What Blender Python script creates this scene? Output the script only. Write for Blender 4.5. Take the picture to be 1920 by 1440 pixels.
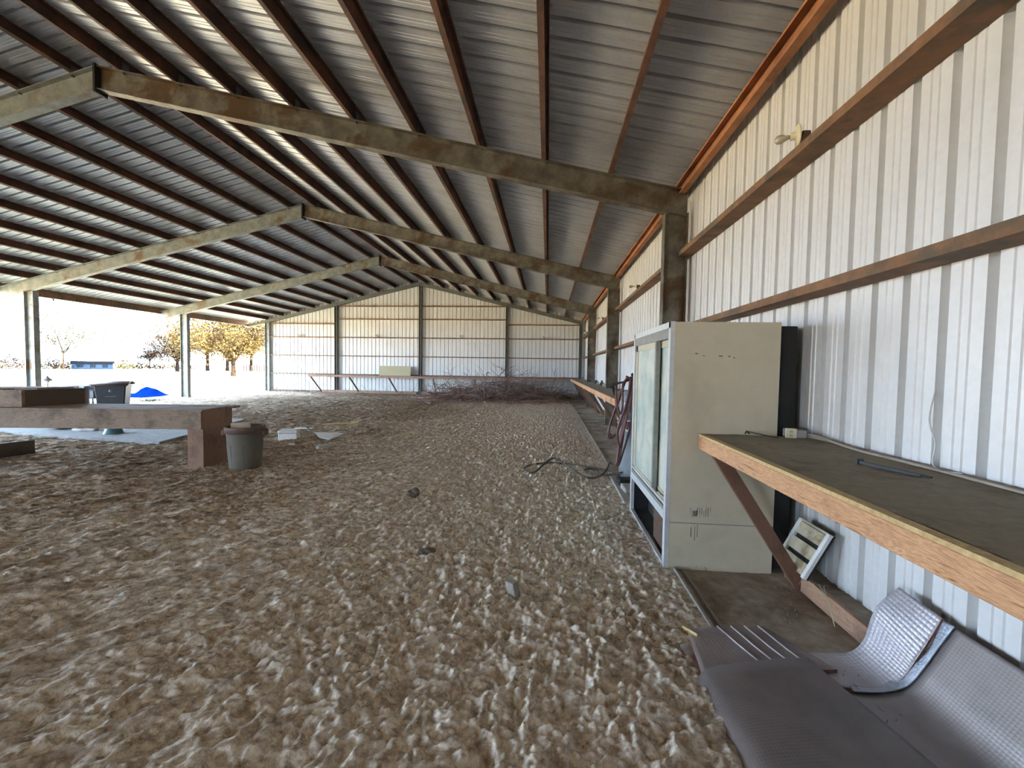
import bpy, bmesh, math, random
import numpy as np
from mathutils import Vector, Matrix
for o in list(bpy.data.objects): bpy.data.objects.remove(o)
SC = bpy.context.scene
COL = SC.collection
rng = random.Random(7)

# ------------------------------------------------------------------ camera
F, YAW, PITCH, ROLL, H = 760.2, .0878, .0399, .0156, 1.6
fwd = Vector((-math.sin(YAW)*math.cos(PITCH), math.cos(YAW)*math.cos(PITCH), -math.sin(PITCH)))
rgt = Vector((math.cos(YAW), math.sin(YAW), 0)); upv = rgt.cross(fwd)
cr, sr = math.cos(ROLL), math.sin(ROLL)
r2 = rgt*cr + upv*sr; u2 = upv*cr - rgt*sr
cd = bpy.data.cameras.new('camera'); cam = bpy.data.objects.new('camera', cd); COL.objects.link(cam)
cd.sensor_width = 36; cd.sensor_fit = 'HORIZONTAL'; cd.lens = F/1920*36; cd.clip_end = 1000; cd.clip_start = .05
cam.matrix_world = Matrix(((r2.x, u2.x, -fwd.x, 0), (r2.y, u2.y, -fwd.y, 0), (r2.z, u2.z, -fwd.z, H), (0, 0, 0, 1)))
SC.camera = cam

# ------------------------------------------------------------------ sky, sun, exposure
TO_SUN = Vector((.80, -.36, .60)).normalized()
W = bpy.data.worlds.new('sky'); SC.world = W; W.use_nodes = True
wn = W.node_tree.nodes; bg = wn['Background']
bg.inputs[0].default_value = (.56, .75, 1.0, 1); bg.inputs[1].default_value = 1.2      # even pale blue daylight sky
sd = bpy.data.lights.new('sun', 'SUN'); so = bpy.data.objects.new('sun', sd); COL.objects.link(so)
sd.energy = 5.0; sd.angle = math.radians(.6); sd.color = (1, .80, .57)
so.rotation_euler = (-TO_SUN).to_track_quat('-Z', 'Y').to_euler(); so.location = (30, -10, 30)
SC.view_settings.view_transform = 'Standard'; SC.view_settings.look = 'None'
SC.view_settings.gamma = 1; SC.view_settings.use_curve_mapping = False
SC.view_settings.exposure = 4.48

# ------------------------------------------------------------------ helpers
class MB:
    """collects simple solids, linked as one mesh object"""
    def __init__(s): s.v = []; s.f = []
    def add(s, vs, fs):
        n = len(s.v); s.v += [tuple(p) for p in vs]; s.f += [tuple(i+n for i in f) for f in fs]; return s
    def box(s, a, b):
        x0, y0, z0 = a; x1, y1, z1 = b
        return s.add([(x0,y0,z0),(x1,y0,z0),(x1,y1,z0),(x0,y1,z0),(x0,y0,z1),(x1,y0,z1),(x1,y1,z1),(x0,y1,z1)],
                     [(3,2,1,0),(4,5,6,7),(0,1,5,4),(1,2,6,5),(2,3,7,6),(3,0,4,7)])
    def obox(s, o, a, b, c):
        """box from corner o with edge vectors a, b, c"""
        o, a, b, c = map(Vector, (o, a, b, c))
        p = [o, o+a, o+a+b, o+b, o+c, o+a+c, o+a+b+c, o+b+c]
        fs = [(3,2,1,0),(4,5,6,7),(0,1,5,4),(1,2,6,5),(2,3,7,6),(3,0,4,7)]
        if a.cross(b).dot(c) < 0: fs = [f[::-1] for f in fs]
        return s.add(p, fs)
    def bar(s, p, q, w, h, up=(0,0,1)):
        """rectangular bar from p to q, w across, h along up"""
        p, q = Vector(p), Vector(q); d = (q-p).normalized(); u = Vector(up)
        sd_ = d.cross(u)
        if sd_.length < 1e-4: sd_ = d.cross(Vector((1,0,0)))
        sd_.normalize(); u = sd_.cross(d)
        return s.obox(p - sd_*w/2 - u*h/2, sd_*w, u*h, q-p)
    def tube(s, pts, r, n=6, cap=True):
        pts = [Vector(p) for p in pts]; m = len(pts)
        rs = r if isinstance(r, (list, tuple)) else [r]*m
        vs = []; u = None
        for i, p in enumerate(pts):
            t = (pts[min(i+1, m-1)] - pts[max(i-1, 0)])
            t = t.normalized() if t.length > 1e-9 else Vector((0,0,1))
            if u is None:
                u = t.cross(Vector((0,0,1)))
                if u.length < .05: u = t.cross(Vector((1,0,0)))
            u = (u - t*u.dot(t)); u.normalize(); w = t.cross(u)
            for k in range(n):
                a = 2*math.pi*k/n; vs.append(p + (u*math.cos(a) + w*math.sin(a))*rs[i])
        fs = [(i*n+k, i*n+(k+1) % n, (i+1)*n+(k+1) % n, (i+1)*n+k) for i in range(m-1) for k in range(n)]
        if cap: fs += [tuple(range(n))[::-1], tuple((m-1)*n+k for k in range(n))]
        return s.add(vs, fs)
    def lathe(s, prof, n=24, o=(0,0,0), axis=(0,0,1)):
        """prof: (radius, height) list around axis from o"""
        o = Vector(o); ax = Vector(axis).normalized(); a = ax.orthogonal().normalized(); b = ax.cross(a)
        vs = []
        for r_, h_ in prof:
            for k in range(n):
                t = 2*math.pi*k/n; vs.append(o + ax*h_ + (a*math.cos(t) + b*math.sin(t))*r_)
        m = len(prof)
        fs = [(i*n+k, i*n+(k+1) % n, (i+1)*n+(k+1) % n, (i+1)*n+k) for i in range(m-1) for k in range(n)]
        fs += [tuple(range(n))[::-1], tuple((m-1)*n+k for k in range(n))]
        return s.add(vs, fs)
    def extrude(s, poly, p, ex, ey, ev):
        """closed polygon (u,v) placed at p with axes ex, ey, swept by vector ev"""
        p, ex, ey, ev = map(Vector, (p, ex, ey, ev)); n = len(poly)
        vs = [p + ex*u + ey*v for u, v in poly]; vs += [q + ev for q in vs]
        fs = [(i, (i+1) % n, n+(i+1) % n, n+i) for i in range(n)]
        fs += [tuple(range(n))[::-1], tuple(range(n, 2*n))]
        return s.add(vs, fs)
    def build(s, name, m=None, parent=None, smooth=False, bevel=0, fix=True):
        me = bpy.data.meshes.new(name); me.from_pydata([tuple(v) for v in s.v], [], s.f)
        if fix or bevel:
            bm = bmesh.new(); bm.from_mesh(me)
            if bevel:
                bmesh.ops.bevel(bm, geom=list(bm.edges), offset=bevel, segments=1, affect='EDGES', clamp_overlap=True)
            if fix: bmesh.ops.recalc_face_normals(bm, faces=bm.faces)
            bm.to_mesh(me); bm.free()
        me.update()
        if m: me.materials.append(m)
        if smooth: me.polygons.foreach_set('use_smooth', [True]*len(me.polygons))
        return link(name, me, parent)

def link(name, me, parent=None):
    o = bpy.data.objects.new(name, me); COL.objects.link(o)
    if parent: o.parent = parent
    return o
def tag(o, label=None, cat=None, group=None, kind=None):
    if label: o['label'] = label
    if cat: o['category'] = cat
    if group: o['group'] = group
    if kind: o['kind'] = kind
    return o
def thing(name, label, cat, group=None, loc=(0,0,0), rz=0):
    o = bpy.data.objects.new(name, None); COL.objects.link(o); o.location = loc; o.rotation_euler.z = rz
    o.empty_display_size = .1
    return tag(o, label, cat, group)
def struct(name, label=None):
    o = bpy.data.objects.new(name, None); COL.objects.link(o); o.empty_display_size = .1
    return tag(o, label, kind='structure')
def copy_tree(o, parent=None):
    c = o.copy(); COL.objects.link(c); c.parent = parent
    for ch in [x for x in list(bpy.data.objects) if x.parent is o]: copy_tree(ch, c)
    return c

# ---- numpy noise
def _h(ix, iy, seed):
    n = (ix*374761393 + iy*668265263 + seed*974634777) & 0xffffffff
    n = ((n ^ (n >> 13))*1274126177) & 0xffffffff
    return ((n ^ (n >> 16)) & 0xffffff)/float(0xffffff)
def vnoise(x, y, seed=0):
    ix = np.floor(x).astype(np.int64); iy = np.floor(y).astype(np.int64); fx = x-ix; fy = y-iy
    fx = fx*fx*fx*(fx*(fx*6-15)+10); fy = fy*fy*fy*(fy*(fy*6-15)+10)
    a = _h(ix, iy, seed); b = _h(ix+1, iy, seed); c = _h(ix, iy+1, seed); d = _h(ix+1, iy+1, seed)
    return (a*(1-fx)+b*fx)*(1-fy) + (c*(1-fx)+d*fx)*fy
def fbm(x, y, seed=0, oct_=4, g=.5):
    t = 0; a = 1; n = 0
    for i in range(oct_):
        t = t + a*(vnoise(x, y, seed+i*17)*2-1); n += a; a *= g; x = x*2.03+11.3; y = y*2.03+5.7
    return t/n
def worley(x, y, seed=0):
    ix = np.floor(x).astype(np.int64); iy = np.floor(y).astype(np.int64); best = np.full(x.shape, 9.)
    for dx in (-1, 0, 1):
        for dy in (-1, 0, 1):
            cx = ix+dx; cy = iy+dy
            px = cx+.1+.8*_h(cx, cy, seed); py = cy+.1+.8*_h(cx, cy, seed+91)
            best = np.minimum(best, (x-px)**2+(y-py)**2)
    return np.sqrt(best)

# ---- materials
def mk(name):
    m = bpy.data.materials.new(name); m.use_nodes = True
    nt = m.node_tree; b = nt.nodes['Principled BSDF']; return m, nt, b
def coords(nt, world=True, scale=(1,1,1)):
    if world:
        g = nt.nodes.new('ShaderNodeNewGeometry'); out = g.outputs['Position']
    else:
        g = nt.nodes.new('ShaderNodeTexCoord'); out = g.outputs['Object']
    mp = nt.nodes.new('ShaderNodeMapping'); mp.inputs['Scale'].default_value = scale
    nt.links.new(out, mp.inputs[0]); return mp.outputs[0]
def noise(nt, vec, scale, detail=5, rough=.6, dist=0):
    n = nt.nodes.new('ShaderNodeTexNoise'); n.inputs['Scale'].default_value = scale
    n.inputs['Detail'].default_value = detail; n.inputs['Roughness'].default_value = rough
    n.inputs['Distortion'].default_value = dist
    nt.links.new(vec, n.inputs['Vector']); return n.outputs['Fac']
def ramp(nt, fac, stops):
    r_ = nt.nodes.new('ShaderNodeValToRGB'); e = r_.color_ramp.elements
    while len(e) > 1: e.remove(e[-1])
    e[0].position = stops[0][0]; e[0].color = (*stops[0][1], 1) if len(stops[0][1]) == 3 else stops[0][1]
    for p, c in stops[1:]:
        k = e.new(p); k.color = (*c, 1)
    nt.links.new(fac, r_.inputs[0]); return r_.outputs[0]
def mix(nt, fac, a, b):
    m = nt.nodes.new('ShaderNodeMix'); m.data_type = 'RGBA'
    if isinstance(fac, (int, float)): m.inputs['Factor'].default_value = fac
    else: nt.links.new(fac, m.inputs['Factor'])
    for k, v in ((6, a), (7, b)):
        if isinstance(v, tuple): m.inputs[k].default_value = (*v, 1)
        else: nt.links.new(v, m.inputs[k])
    return m.outputs[2]
def bump(nt, b, fac, strength, dist=.01):
    bp = nt.nodes.new('ShaderNodeBump'); bp.inputs['Strength'].default_value = strength
    bp.inputs['Distance'].default_value = dist; nt.links.new(fac, bp.inputs['Height']); nt.links.new(bp.outputs[0], b.inputs['Normal'])
def plain(name, c, rough=.6, metal=0, c2=None, scale=6, bmp=0, spec=.5, sc=(1,1,1), world=True, lo=.35, hi=.7):
    m, nt, b = mk(name); b.inputs['Roughness'].default_value = rough; b.inputs['Metallic'].default_value = metal
    b.inputs['Specular IOR Level'].default_value = spec
    v = coords(nt, world, sc); n = noise(nt, v, scale)
    if c2 is None: c2 = tuple(x*.82 for x in c)
    nt.links.new(ramp(nt, n, [(lo, c), (hi, c2)]), b.inputs['Base Color'])
    if bmp: bump(nt, b, noise(nt, v, scale*4), bmp)
    return m
def three(name, c1, c2, c3, s1=2, s2=9, rough=.7, metal=0, bmp=.1, sc=(1,1,1), lo=.42, hi=.62, bs=40):
    """base c1 with c2 variation and c3 blotches"""
    m, nt, b = mk(name); b.inputs['Roughness'].default_value = rough; b.inputs['Metallic'].default_value = metal
    v = coords(nt, True, sc)
    a = ramp(nt, noise(nt, v, s2, 6), [(.35, c1), (.68, c2)])
    k = ramp(nt, noise(nt, v, s1, 5, .65, .4), [(lo, (0,0,0)), (hi, (1,1,1))])
    nt.links.new(mix(nt, k, a, c3), b.inputs['Base Color'])
    if bmp: bump(nt, b, noise(nt, v, bs, 4), bmp, .004)
    return m
def wood(name, c1, c2, axis, c3=None, rough=.75, bmp=.25, world=True, grain=1):
    sc = [70*grain, 70*grain, 70*grain]; sc[axis] = 2.6
    m, nt, b = mk(name); b.inputs['Roughness'].default_value = rough
    v = coords(nt, world, tuple(sc)); n = noise(nt, v, 1.0, 6, .66, 2.2)
    a = ramp(nt, n, [(.35, c2), (.46, c1), (.54, tuple(.35*x+.65*y for x, y in zip(c1, c2))), (.60, c1), (.72, c2)])
    v2 = coords(nt, world, (1,1,1)); k = ramp(nt, noise(nt, v2, 2.2, 5, .7), [(.5, (0,0,0)), (.72, (1,1,1))])
    nt.links.new(mix(nt, k, a, c3 or tuple(x*.6 for x in c2)), b.inputs['Base Color'])
    bump(nt, b, n, bmp, .004); return m

M = {}
M['galv'] = three('galvanised sheet', (.52,.53,.545), (.47,.48,.50), (.42,.43,.45), s1=1.5, s2=30, rough=.38, metal=.35, bmp=.03)
M['wallsheet'] = three('pale wall sheet', (.70,.69,.67), (.66,.65,.63), (.60,.58,.545), s1=.9, s2=25, rough=.42, metal=.1, bmp=.05, lo=.5, hi=.8, bs=60)
M['purlin'] = three('rusty purlin steel', (.115,.050,.028), (.17,.075,.04), (.06,.035,.026), s1=2.5, s2=7, rough=.8, metal=.1, bmp=.15)
M['girt'] = three('brown girt steel', (.25,.125,.06), (.17,.09,.045), (.11,.08,.05), s1=2.2, s2=10, rough=.75, metal=.1, bmp=.15, lo=.48, hi=.6)
M['strut'] = three('orange primer steel', (.46,.20,.085), (.34,.14,.06), (.25,.10,.045), s1=2, s2=8, rough=.7, metal=.05, bmp=.1)
M['frame'] = three('grey primed steel with rust', (.085,.078,.060), (.22,.20,.155), (.09,.05,.02), s1=1.7, s2=4, rough=.62, metal=.2, bmp=.15, lo=.5, hi=.62)
M['frame2'] = three('weathered pale steel', (.17,.18,.165), (.28,.285,.25), (.16,.095,.05), s1=1.6, s2=5, rough=.6, metal=.2, bmp=.15, lo=.54, hi=.66)
M['wpost'] = plain('dark grey post steel', (.10,.105,.09), .6, .2, (.15,.15,.125), 5)
M['screw'] = plain('bright screw', (.75,.75,.75), .3, .6)
M['concrete'] = three('dusty concrete', (.52,.43,.33), (.37,.30,.22), (.20,.145,.095), s1=1.6, s2=14, rough=.95, bmp=.5, lo=.4, hi=.62)
M['kerb'] = plain('pale concrete', (.32,.33,.33), .9, 0, (.22,.22,.215), 8, .3)
M['bench'] = wood('pine board along y', (.66,.37,.19), (.27,.11,.045), 1, (.20,.10,.05), grain=.42)
M['benchx'] = wood('reddish board along x', (.36,.21,.14), (.24,.13,.085), 0)
M['osb'] = plain('plywood edge', (.62,.45,.21), .8, 0, (.42,.28,.12), 40, .3)
M['dusty'] = three('dusty bench top', (.27,.225,.15), (.22,.18,.12), (.14,.105,.065), s1=3, s2=22, rough=.95, bmp=.5, lo=.5, hi=.7, bs=70)
M['brace'] = wood('brown brace', (.20,.10,.06), (.12,.058,.035), 2)
M['sill'] = wood('reddish sill board', (.46,.27,.17), (.24,.13,.08), 1, grain=.45)
M['grey_wood'] = wood('weathered grey brown board', (.33,.245,.18), (.15,.10,.07), 0, grain=.30)
M['red_wood'] = wood('red brown post board', (.36,.21,.145), (.20,.11,.075), 2, grain=.4)
M['dark_wood'] = wood('dark and shaded board', (.12,.085,.06), (.08,.055,.04), 0)  # darker than grey_wood; carries the shade on the box ends
M['fridge'] = three('cream enamel', (.64,.575,.43), (.60,.535,.39), (.47,.41,.29), s1=1.6, s2=6, rough=.55, bmp=.03, lo=.5, hi=.85)
M['cream_slat'] = three('yellowed white slat', (.62,.55,.40), (.52,.44,.30), (.30,.21,.11), s1=7, s2=20, rough=.6, bmp=.1, lo=.5, hi=.66)
M['trim'] = plain('pale aluminium', (.72,.74,.74), .35, .3, (.60,.62,.62), 12)
M['track'] = plain('dull grey track', (.30,.30,.27), .45, .3, (.22,.22,.2), 15)
M['beige'] = plain('aged beige edge', (.56,.50,.38), .5, 0, (.46,.40,.29), 9)
M['black'] = plain('soot black', (.012,.012,.013), .8, 0, (.02,.019,.018), 8)
M['radiator'] = plain('rusty radiator', (.12,.065,.04), .8, .1, (.07,.04,.03), 30)
M['scuff'] = plain('black scuff', (.09,.08,.07), .8, 0, (.16,.14,.12), 40)
M['hose'] = plain('red brown hose', (.16,.055,.048), .5, 0, (.10,.04,.036), 9)
M['hose_black'] = plain('dusty black hose', (.05,.042,.038), .6, 0, (.17,.13,.10), 6)
M['tank'] = plain('grey wrinkled plastic', (.23,.255,.26), .42, 0, (.15,.17,.175), 4, .4)
M['darkmetal'] = plain('dark metal', (.07,.07,.07), .5, .5, (.12,.105,.09), 14)
M['white'] = plain('white plastic', (.80,.80,.78), .5, 0, (.72,.71,.68), 8)
M['foam'] = plain('white foam', (.80,.79,.75), .9, 0, (.70,.68,.63), 12, .2)
M['cream_plastic'] = plain('cream porcelain', (.72,.64,.42), .3, 0, (.66,.58,.38), 8)
M['greypl'] = plain('grey box plastic', (.36,.34,.31), .6, 0, (.28,.26,.24), 18)
M['cable'] = plain('dusty tan cable', (.46,.38,.29), .7, 0, (.36,.29,.22), 12)
M['stake'] = plain('dark slate metal', (.035,.045,.055), .65, .1, (.06,.065,.07), 20)
M['can'] = plain('dusty dark olive plastic', (.115,.105,.08), .7, 0, (.16,.145,.11), 3, .1)
M['canrim'] = plain('brown plastic rim', (.10,.06,.048), .6, 0, (.15,.09,.07), 6)
M['card'] = plain('tan cardboard', (.40,.32,.24), .9, 0, (.34,.27,.2), 12)
M['bin'] = plain('black bin plastic', (.035,.035,.04), .45, 0, (.05,.05,.055), 7)
M['binlid'] = plain('brown bin lid', (.11,.065,.045), .45, 0, (.08,.05,.038), 7)
M['emblem'] = plain('grey emblem', (.20,.20,.21), .6)
M['tarp'] = plain('bright blue tarp', (.0012,.012,.085), .6, 0, (.0008,.008,.06), 3, .3, spec=0)
M['teal'] = plain('teal enamel', (.05,.13,.15), .45, 0, (.08,.18,.2), 6)
M['rag'] = plain('white rag', (.62,.60,.58), .9, 0, (.45,.43,.42), 9, .3)
M['yellow'] = plain('pale yellow wood', (.70,.55,.22), .7, 0, (.58,.44,.18), 20)
M['boardtan'] = plain('tan chipboard', (.44,.38,.24), .8, 0, (.37,.32,.19), 20, .1)
M['block'] = plain('grey wood offcut', (.36,.33,.28), .85, 0, (.28,.25,.21), 30, .2)
M['branch'] = plain('dead brown branch', (.17,.10,.075), .85, 0, (.28,.19,.15), 3)
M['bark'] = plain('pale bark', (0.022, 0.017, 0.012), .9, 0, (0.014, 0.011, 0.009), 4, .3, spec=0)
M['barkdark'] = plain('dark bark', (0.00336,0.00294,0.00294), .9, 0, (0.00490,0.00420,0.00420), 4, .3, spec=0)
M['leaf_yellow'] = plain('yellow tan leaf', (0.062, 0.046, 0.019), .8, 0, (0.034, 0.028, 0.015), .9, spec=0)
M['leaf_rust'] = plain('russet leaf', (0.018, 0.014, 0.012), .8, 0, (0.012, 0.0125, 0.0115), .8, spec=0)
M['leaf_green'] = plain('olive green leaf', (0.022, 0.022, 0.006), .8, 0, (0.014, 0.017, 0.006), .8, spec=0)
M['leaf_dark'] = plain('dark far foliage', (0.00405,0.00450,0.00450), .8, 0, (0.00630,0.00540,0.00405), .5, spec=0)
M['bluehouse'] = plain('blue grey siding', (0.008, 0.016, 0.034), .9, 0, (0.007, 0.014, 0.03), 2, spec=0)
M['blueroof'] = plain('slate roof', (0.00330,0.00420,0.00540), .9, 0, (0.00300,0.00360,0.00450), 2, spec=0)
M['glassdark'] = plain('dark pane', (.004,.007,.013), .9, spec=0)
M['weed'] = plain('dry weed', (.20,.16,.09), .9, 0, (.14,.13,.08), 5)
M['straw'] = plain('pale straw', (.50,.42,.27), .9, 0, (.36,.29,.17), 12)
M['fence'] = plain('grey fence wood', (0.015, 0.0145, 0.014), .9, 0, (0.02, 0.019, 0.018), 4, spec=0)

# clear-ish dirty glass for the fridge doors
m, nt, b = mk('dusty glass'); v = coords(nt, True, (1, 1, 1))
k = ramp(nt, noise(nt, v, 3.2, 6, .6, .6), [(.40, (0,0,0)), (.62, (1,1,1))])
nt.links.new(mix(nt, k, (.64,.64,.53), (.38,.46,.41)), b.inputs['Base Color'])
b.inputs['Roughness'].default_value = .28; b.inputs['Alpha'].default_value = 1
M['glass'] = m
m, nt, b = mk('clear bulb glass'); b.inputs['Base Color'].default_value = (.72,.66,.5,1)
b.inputs['Transmission Weight'].default_value = .6; b.inputs['Roughness'].default_value = .12; M['bulb'] = m

# dirt: brown damp soil with a pale dry crust lying in broad drifts and fine crumbs
m, nt, b = mk('trampled dirt'); b.inputs['Roughness'].default_value = .95; b.inputs['Specular IOR Level'].default_value = .25
v = coords(nt, True); sep = nt.nodes.new('ShaderNodeSeparateXYZ'); nt.links.new(v, sep.inputs[0])
crumb = noise(nt, v, 24, 8, .78); fine = noise(nt, v, 75, 5, .75)
brown = ramp(nt, crumb, [(.36, (.13,.082,.048)), (.48, (.30,.21,.135)), (.60, (.50,.39,.28))])
pale = ramp(nt, crumb, [(.36, (.40,.31,.22)), (.47, (.74,.63,.50)), (.60, (.92,.85,.74))])
big = noise(nt, v, .32, 4, .55, .6)
rx = nt.nodes.new('ShaderNodeMapRange'); rx.inputs['From Min'].default_value = -5.5; rx.inputs['From Max'].default_value = .4
nt.links.new(sep.outputs[0], rx.inputs['Value'])
ma = nt.nodes.new('ShaderNodeMath'); ma.operation = 'MULTIPLY_ADD'; ma.inputs[1].default_value = .55
nt.links.new(rx.outputs[0], ma.inputs[0]); nt.links.new(big, ma.inputs[2])
md = ramp(nt, ma.outputs[0], [(.42, (.10,.10,.10)), (.74, (1,1,1))])
crust = ramp(nt, noise(nt, v, 13, 6, .7, .8), [(.455, (0,0,0)), (.545, (1,1,1))])     # flakes of pale dry crust
mc = nt.nodes.new('ShaderNodeMath'); mc.operation = 'MULTIPLY_ADD'; mc.inputs[1].default_value = .62
nt.links.new(crust, mc.inputs[0])
mh = nt.nodes.new('ShaderNodeMath'); mh.operation = 'MULTIPLY_ADD'; mh.inputs[1].default_value = .95; mh.inputs[2].default_value = -.50
nt.links.new(md, mh.inputs[0]); nt.links.new(mh.outputs[0], mc.inputs[2]); mc.use_clamp = True
base = mix(nt, mc.outputs[0], brown, pale)
# damp dark streaks left by raking, running diagonally over the floor
rot = nt.nodes.new('ShaderNodeMapping'); rot.inputs['Rotation'].default_value = (0, 0, math.radians(-47)); nt.links.new(v, rot.inputs[0])
rsc = nt.nodes.new('ShaderNodeMapping'); rsc.inputs['Scale'].default_value = (.9, 6.5, 1); nt.links.new(rot.outputs[0], rsc.inputs[0])
sk = ramp(nt, noise(nt, rsc.outputs[0], 1.0, 6, .65, .5), [(.50, (0,0,0)), (.66, (.75,.75,.75))])
inv = nt.nodes.new('ShaderNodeMapRange'); inv.inputs['From Min'].default_value = -.5; inv.inputs['From Max'].default_value = -4.5; inv.inputs['To Min'].default_value = .12
nt.links.new(sep.outputs[0], inv.inputs['Value'])
mu = nt.nodes.new('ShaderNodeMath'); mu.operation = 'MULTIPLY'; nt.links.new(sk, mu.inputs[0]); nt.links.new(inv.outputs[0], mu.inputs[1])
nt.links.new(mix(nt, mu.outputs[0], base, (.13,.082,.048)), b.inputs['Base Color'])
bump(nt, b, fine, .5, .007)
M['dirt'] = m
# lawn
m, nt, b = mk('dry lawn'); b.inputs['Roughness'].default_value = .95
v = coords(nt, True)
nt.links.new(ramp(nt, noise(nt, v, .25, 6, .65), [(.35, (.54,.41,.24)), (.55, (.48,.37,.19)), (.7, (.60,.46,.28))]), b.inputs['Base Color'])
bump(nt, b, noise(nt, v, 9, 5), .6, .05); M['lawn'] = m
# insulation: dimpled foam with foil
def dimple(name, c1, c2, sc, rough, metal, st):
    m, nt, b = mk(name); b.inputs['Roughness'].default_value = rough; b.inputs['Metallic'].default_value = metal
    tc = nt.nodes.new('ShaderNodeTexCoord'); mp = nt.nodes.new('ShaderNodeMapping'); mp.inputs['Scale'].default_value = (sc, sc, 1)
    nt.links.new(tc.outputs['UV'], mp.inputs[0])
    vo = nt.nodes.new('ShaderNodeTexVoronoi'); vo.inputs['Randomness'].default_value = 0; vo.inputs['Scale'].default_value = 1
    nt.links.new(mp.outputs[0], vo.inputs['Vector'])
    nz = noise(nt, coords(nt, True), 5, 5, .6)
    nt.links.new(ramp(nt, nz, [(.35, c1), (.7, c2)]), b.inputs['Base Color'])
    inv = nt.nodes.new('ShaderNodeMath'); inv.operation = 'SUBTRACT'; inv.inputs[0].default_value = .7; nt.links.new(vo.outputs['Distance'], inv.inputs[1])
    bump(nt, b, inv.outputs[0], st, .006); return m
M['pad_light'] = dimple('light bubble pad', (.60,.55,.57), (.50,.46,.48), 46, .4, .25, .9)
M['pad_mauve'] = dimple('mauve bubble pad', (.36,.295,.28), (.28,.23,.215), 52, .5, .15, .45)
M['pad_smooth'] = dimple('smooth mauve pad', (.25,.205,.19), (.18,.15,.14), 70, .5, .1, .12)
M['pad_foil'] = dimple('foil bubble pad', (.36,.31,.295), (.28,.245,.23), 64, .36, .4, .14)
M['foil'] = plain('crinkled foil tape', (.62,.66,.72), .22, .85, (.45,.5,.58), 20, .8)
M['padedge'] = plain('pink foam edge', (.28,.12,.10), .8, 0, (.2,.09,.07), 20)
print('materials done')

# ================================================================== STRUCTURE
RX, SL = -7.40, .235            # ridge line x, roof slope
ZR = 6.60                       # underside of roof sheet at the ridge
XW, YB = 2.05, 23.0             # right wall sheet, back wall sheet
XL = -18.0                      # left eave
Y0 = -10.5
FRAMES = [6.21, 11.78, 17.35]
def zroof(x): return ZR - SL*abs(x-RX)

# ---- sheet profile (u, outward depth)
P = .2286
def profile(n):
    out = []
    for i in range(n):
        for u, d in ((0,.05),(.016,.05),(.026,0),(.082,0),(.087,.007),(.095,.007),(.100,0),(.130,0),(.135,.007),(.143,.007),(.148,0),(.2026,0),(.2126,.05)):
            out.append((i*P+u, d))
    out.append((n*P, .05)); return out
def sheet(name, fn, m, n=4):
    """fn(u, d) -> (bottom point, top point)"""
    mb = MB(); pr = profile(n); vs = []
    for u, d in pr:
        a, b_ = fn(u, d); vs += [a, b_]
    mb.add(vs, [(2*i, 2*i+2, 2*i+3, 2*i+1) for i in range(len(pr)-1)])
    me = bpy.data.meshes.new(name); me.from_pydata([tuple(v) for v in mb.v], [], mb.f); me.materials.append(m); me.update(); return me
SW = 4*P
# ---- floor (dirt)
def graded(a, b, c, s0, k):
    pts = [c]; x = c
    while x < b: x += s0 + k*abs(x-c); pts.append(x)
    x = c; lo = []
    while x > a: x -= s0 + k*abs(x-c); lo.append(x)
    r_ = lo[::-1] + pts; r_[0] = a; r_[-1] = b; return np.array(r_)
def dirt_h(X, Y):
    u = (X*.68 + Y*.73); w = (X*.73 - Y*.68)
    wx = fbm(X*.9, Y*.9, 3, 3)*.35; wy = fbm(X*2.3, Y*2.3, 4, 3)*.12
    h = .030*fbm(X*.55, Y*.55, 1, 3)
    near = np.clip((X+3.2)/2.8, 0, 1)                 # trampled toward the wall, raked further out
    st = fbm(u*2.0+wy*4, (w+wx*.4+wy*.6)*8.5, 5, 5, .62)
    h = h + .036*st*(1-.65*near)
    b1 = 1-np.abs(fbm(X*9.5+wy*6, Y*9.5, 9, 3, .5))*2.2
    a1 = 1-np.abs(fbm(u*3.4+wy*3, w*11+wx*2, 19, 3, .55))*2.2
    h = h + .022*(b1*near*1.15 + a1*(1-near)*.95) - .013
    b2 = np.abs(fbm(X*21+wy*10, Y*21, 22, 2, .5)); a2 = np.abs(fbm(u*9+wy*5, w*24, 25, 2, .5)); h = h + .026*(b2*near*1.1 + a2*(1-near)*.9)
    sm = fbm(X*55, Y*55, 21, 2, .5); h = h + .0028*sm
    wo = worley(X*10+fbm(X*8, Y*8, 31, 2)*.9, Y*10+fbm(X*9, Y*9, 32, 2)*.7, 41)
    pit = np.clip(1-wo/.40, 0, 1); rim = np.exp(-((wo-.46)/.11)**2)
    sel = np.clip(fbm(X*.8, Y*.8, 55, 2)*2+.6, 0, 1)
    h = h + (-.034*pit*pit*(3-2*pit) + .009*rim)*sel*(.4+.6*near)
    wo2 = worley(X*2.3, Y*2.3, 77); pit2 = np.clip(1-wo2/.27, 0, 1)
    h = h - .024*pit2*(2-pit2)*.8
    fade = np.clip((1.02-X)/.40, 0, 1); fl = np.clip((X+16.4)/.5, 0, 1)
    return h*(.25+.75*fade)*(.2+.8*fl)
xs = graded(-16.42, 1.06, .1, .0062, .0046); ys = np.concatenate([np.linspace(Y0, 1.2, 60)[:-1], graded(1.2, 22.95, 1.9, .0066, .0040)])
X, Yg = np.meshgrid(xs, ys); Zg = dirt_h(X, Yg)
nx, ny = len(xs), len(ys); print('floor grid', nx, ny)
co = np.stack([X, Yg, Zg], -1).reshape(-1, 3).astype(np.float32)
i0 = (np.arange(ny-1)[:, None]*nx + np.arange(nx-1)[None, :]).ravel()
quads = np.stack([i0, i0+1, i0+1+nx, i0+nx], -1).astype(np.int32)
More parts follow.
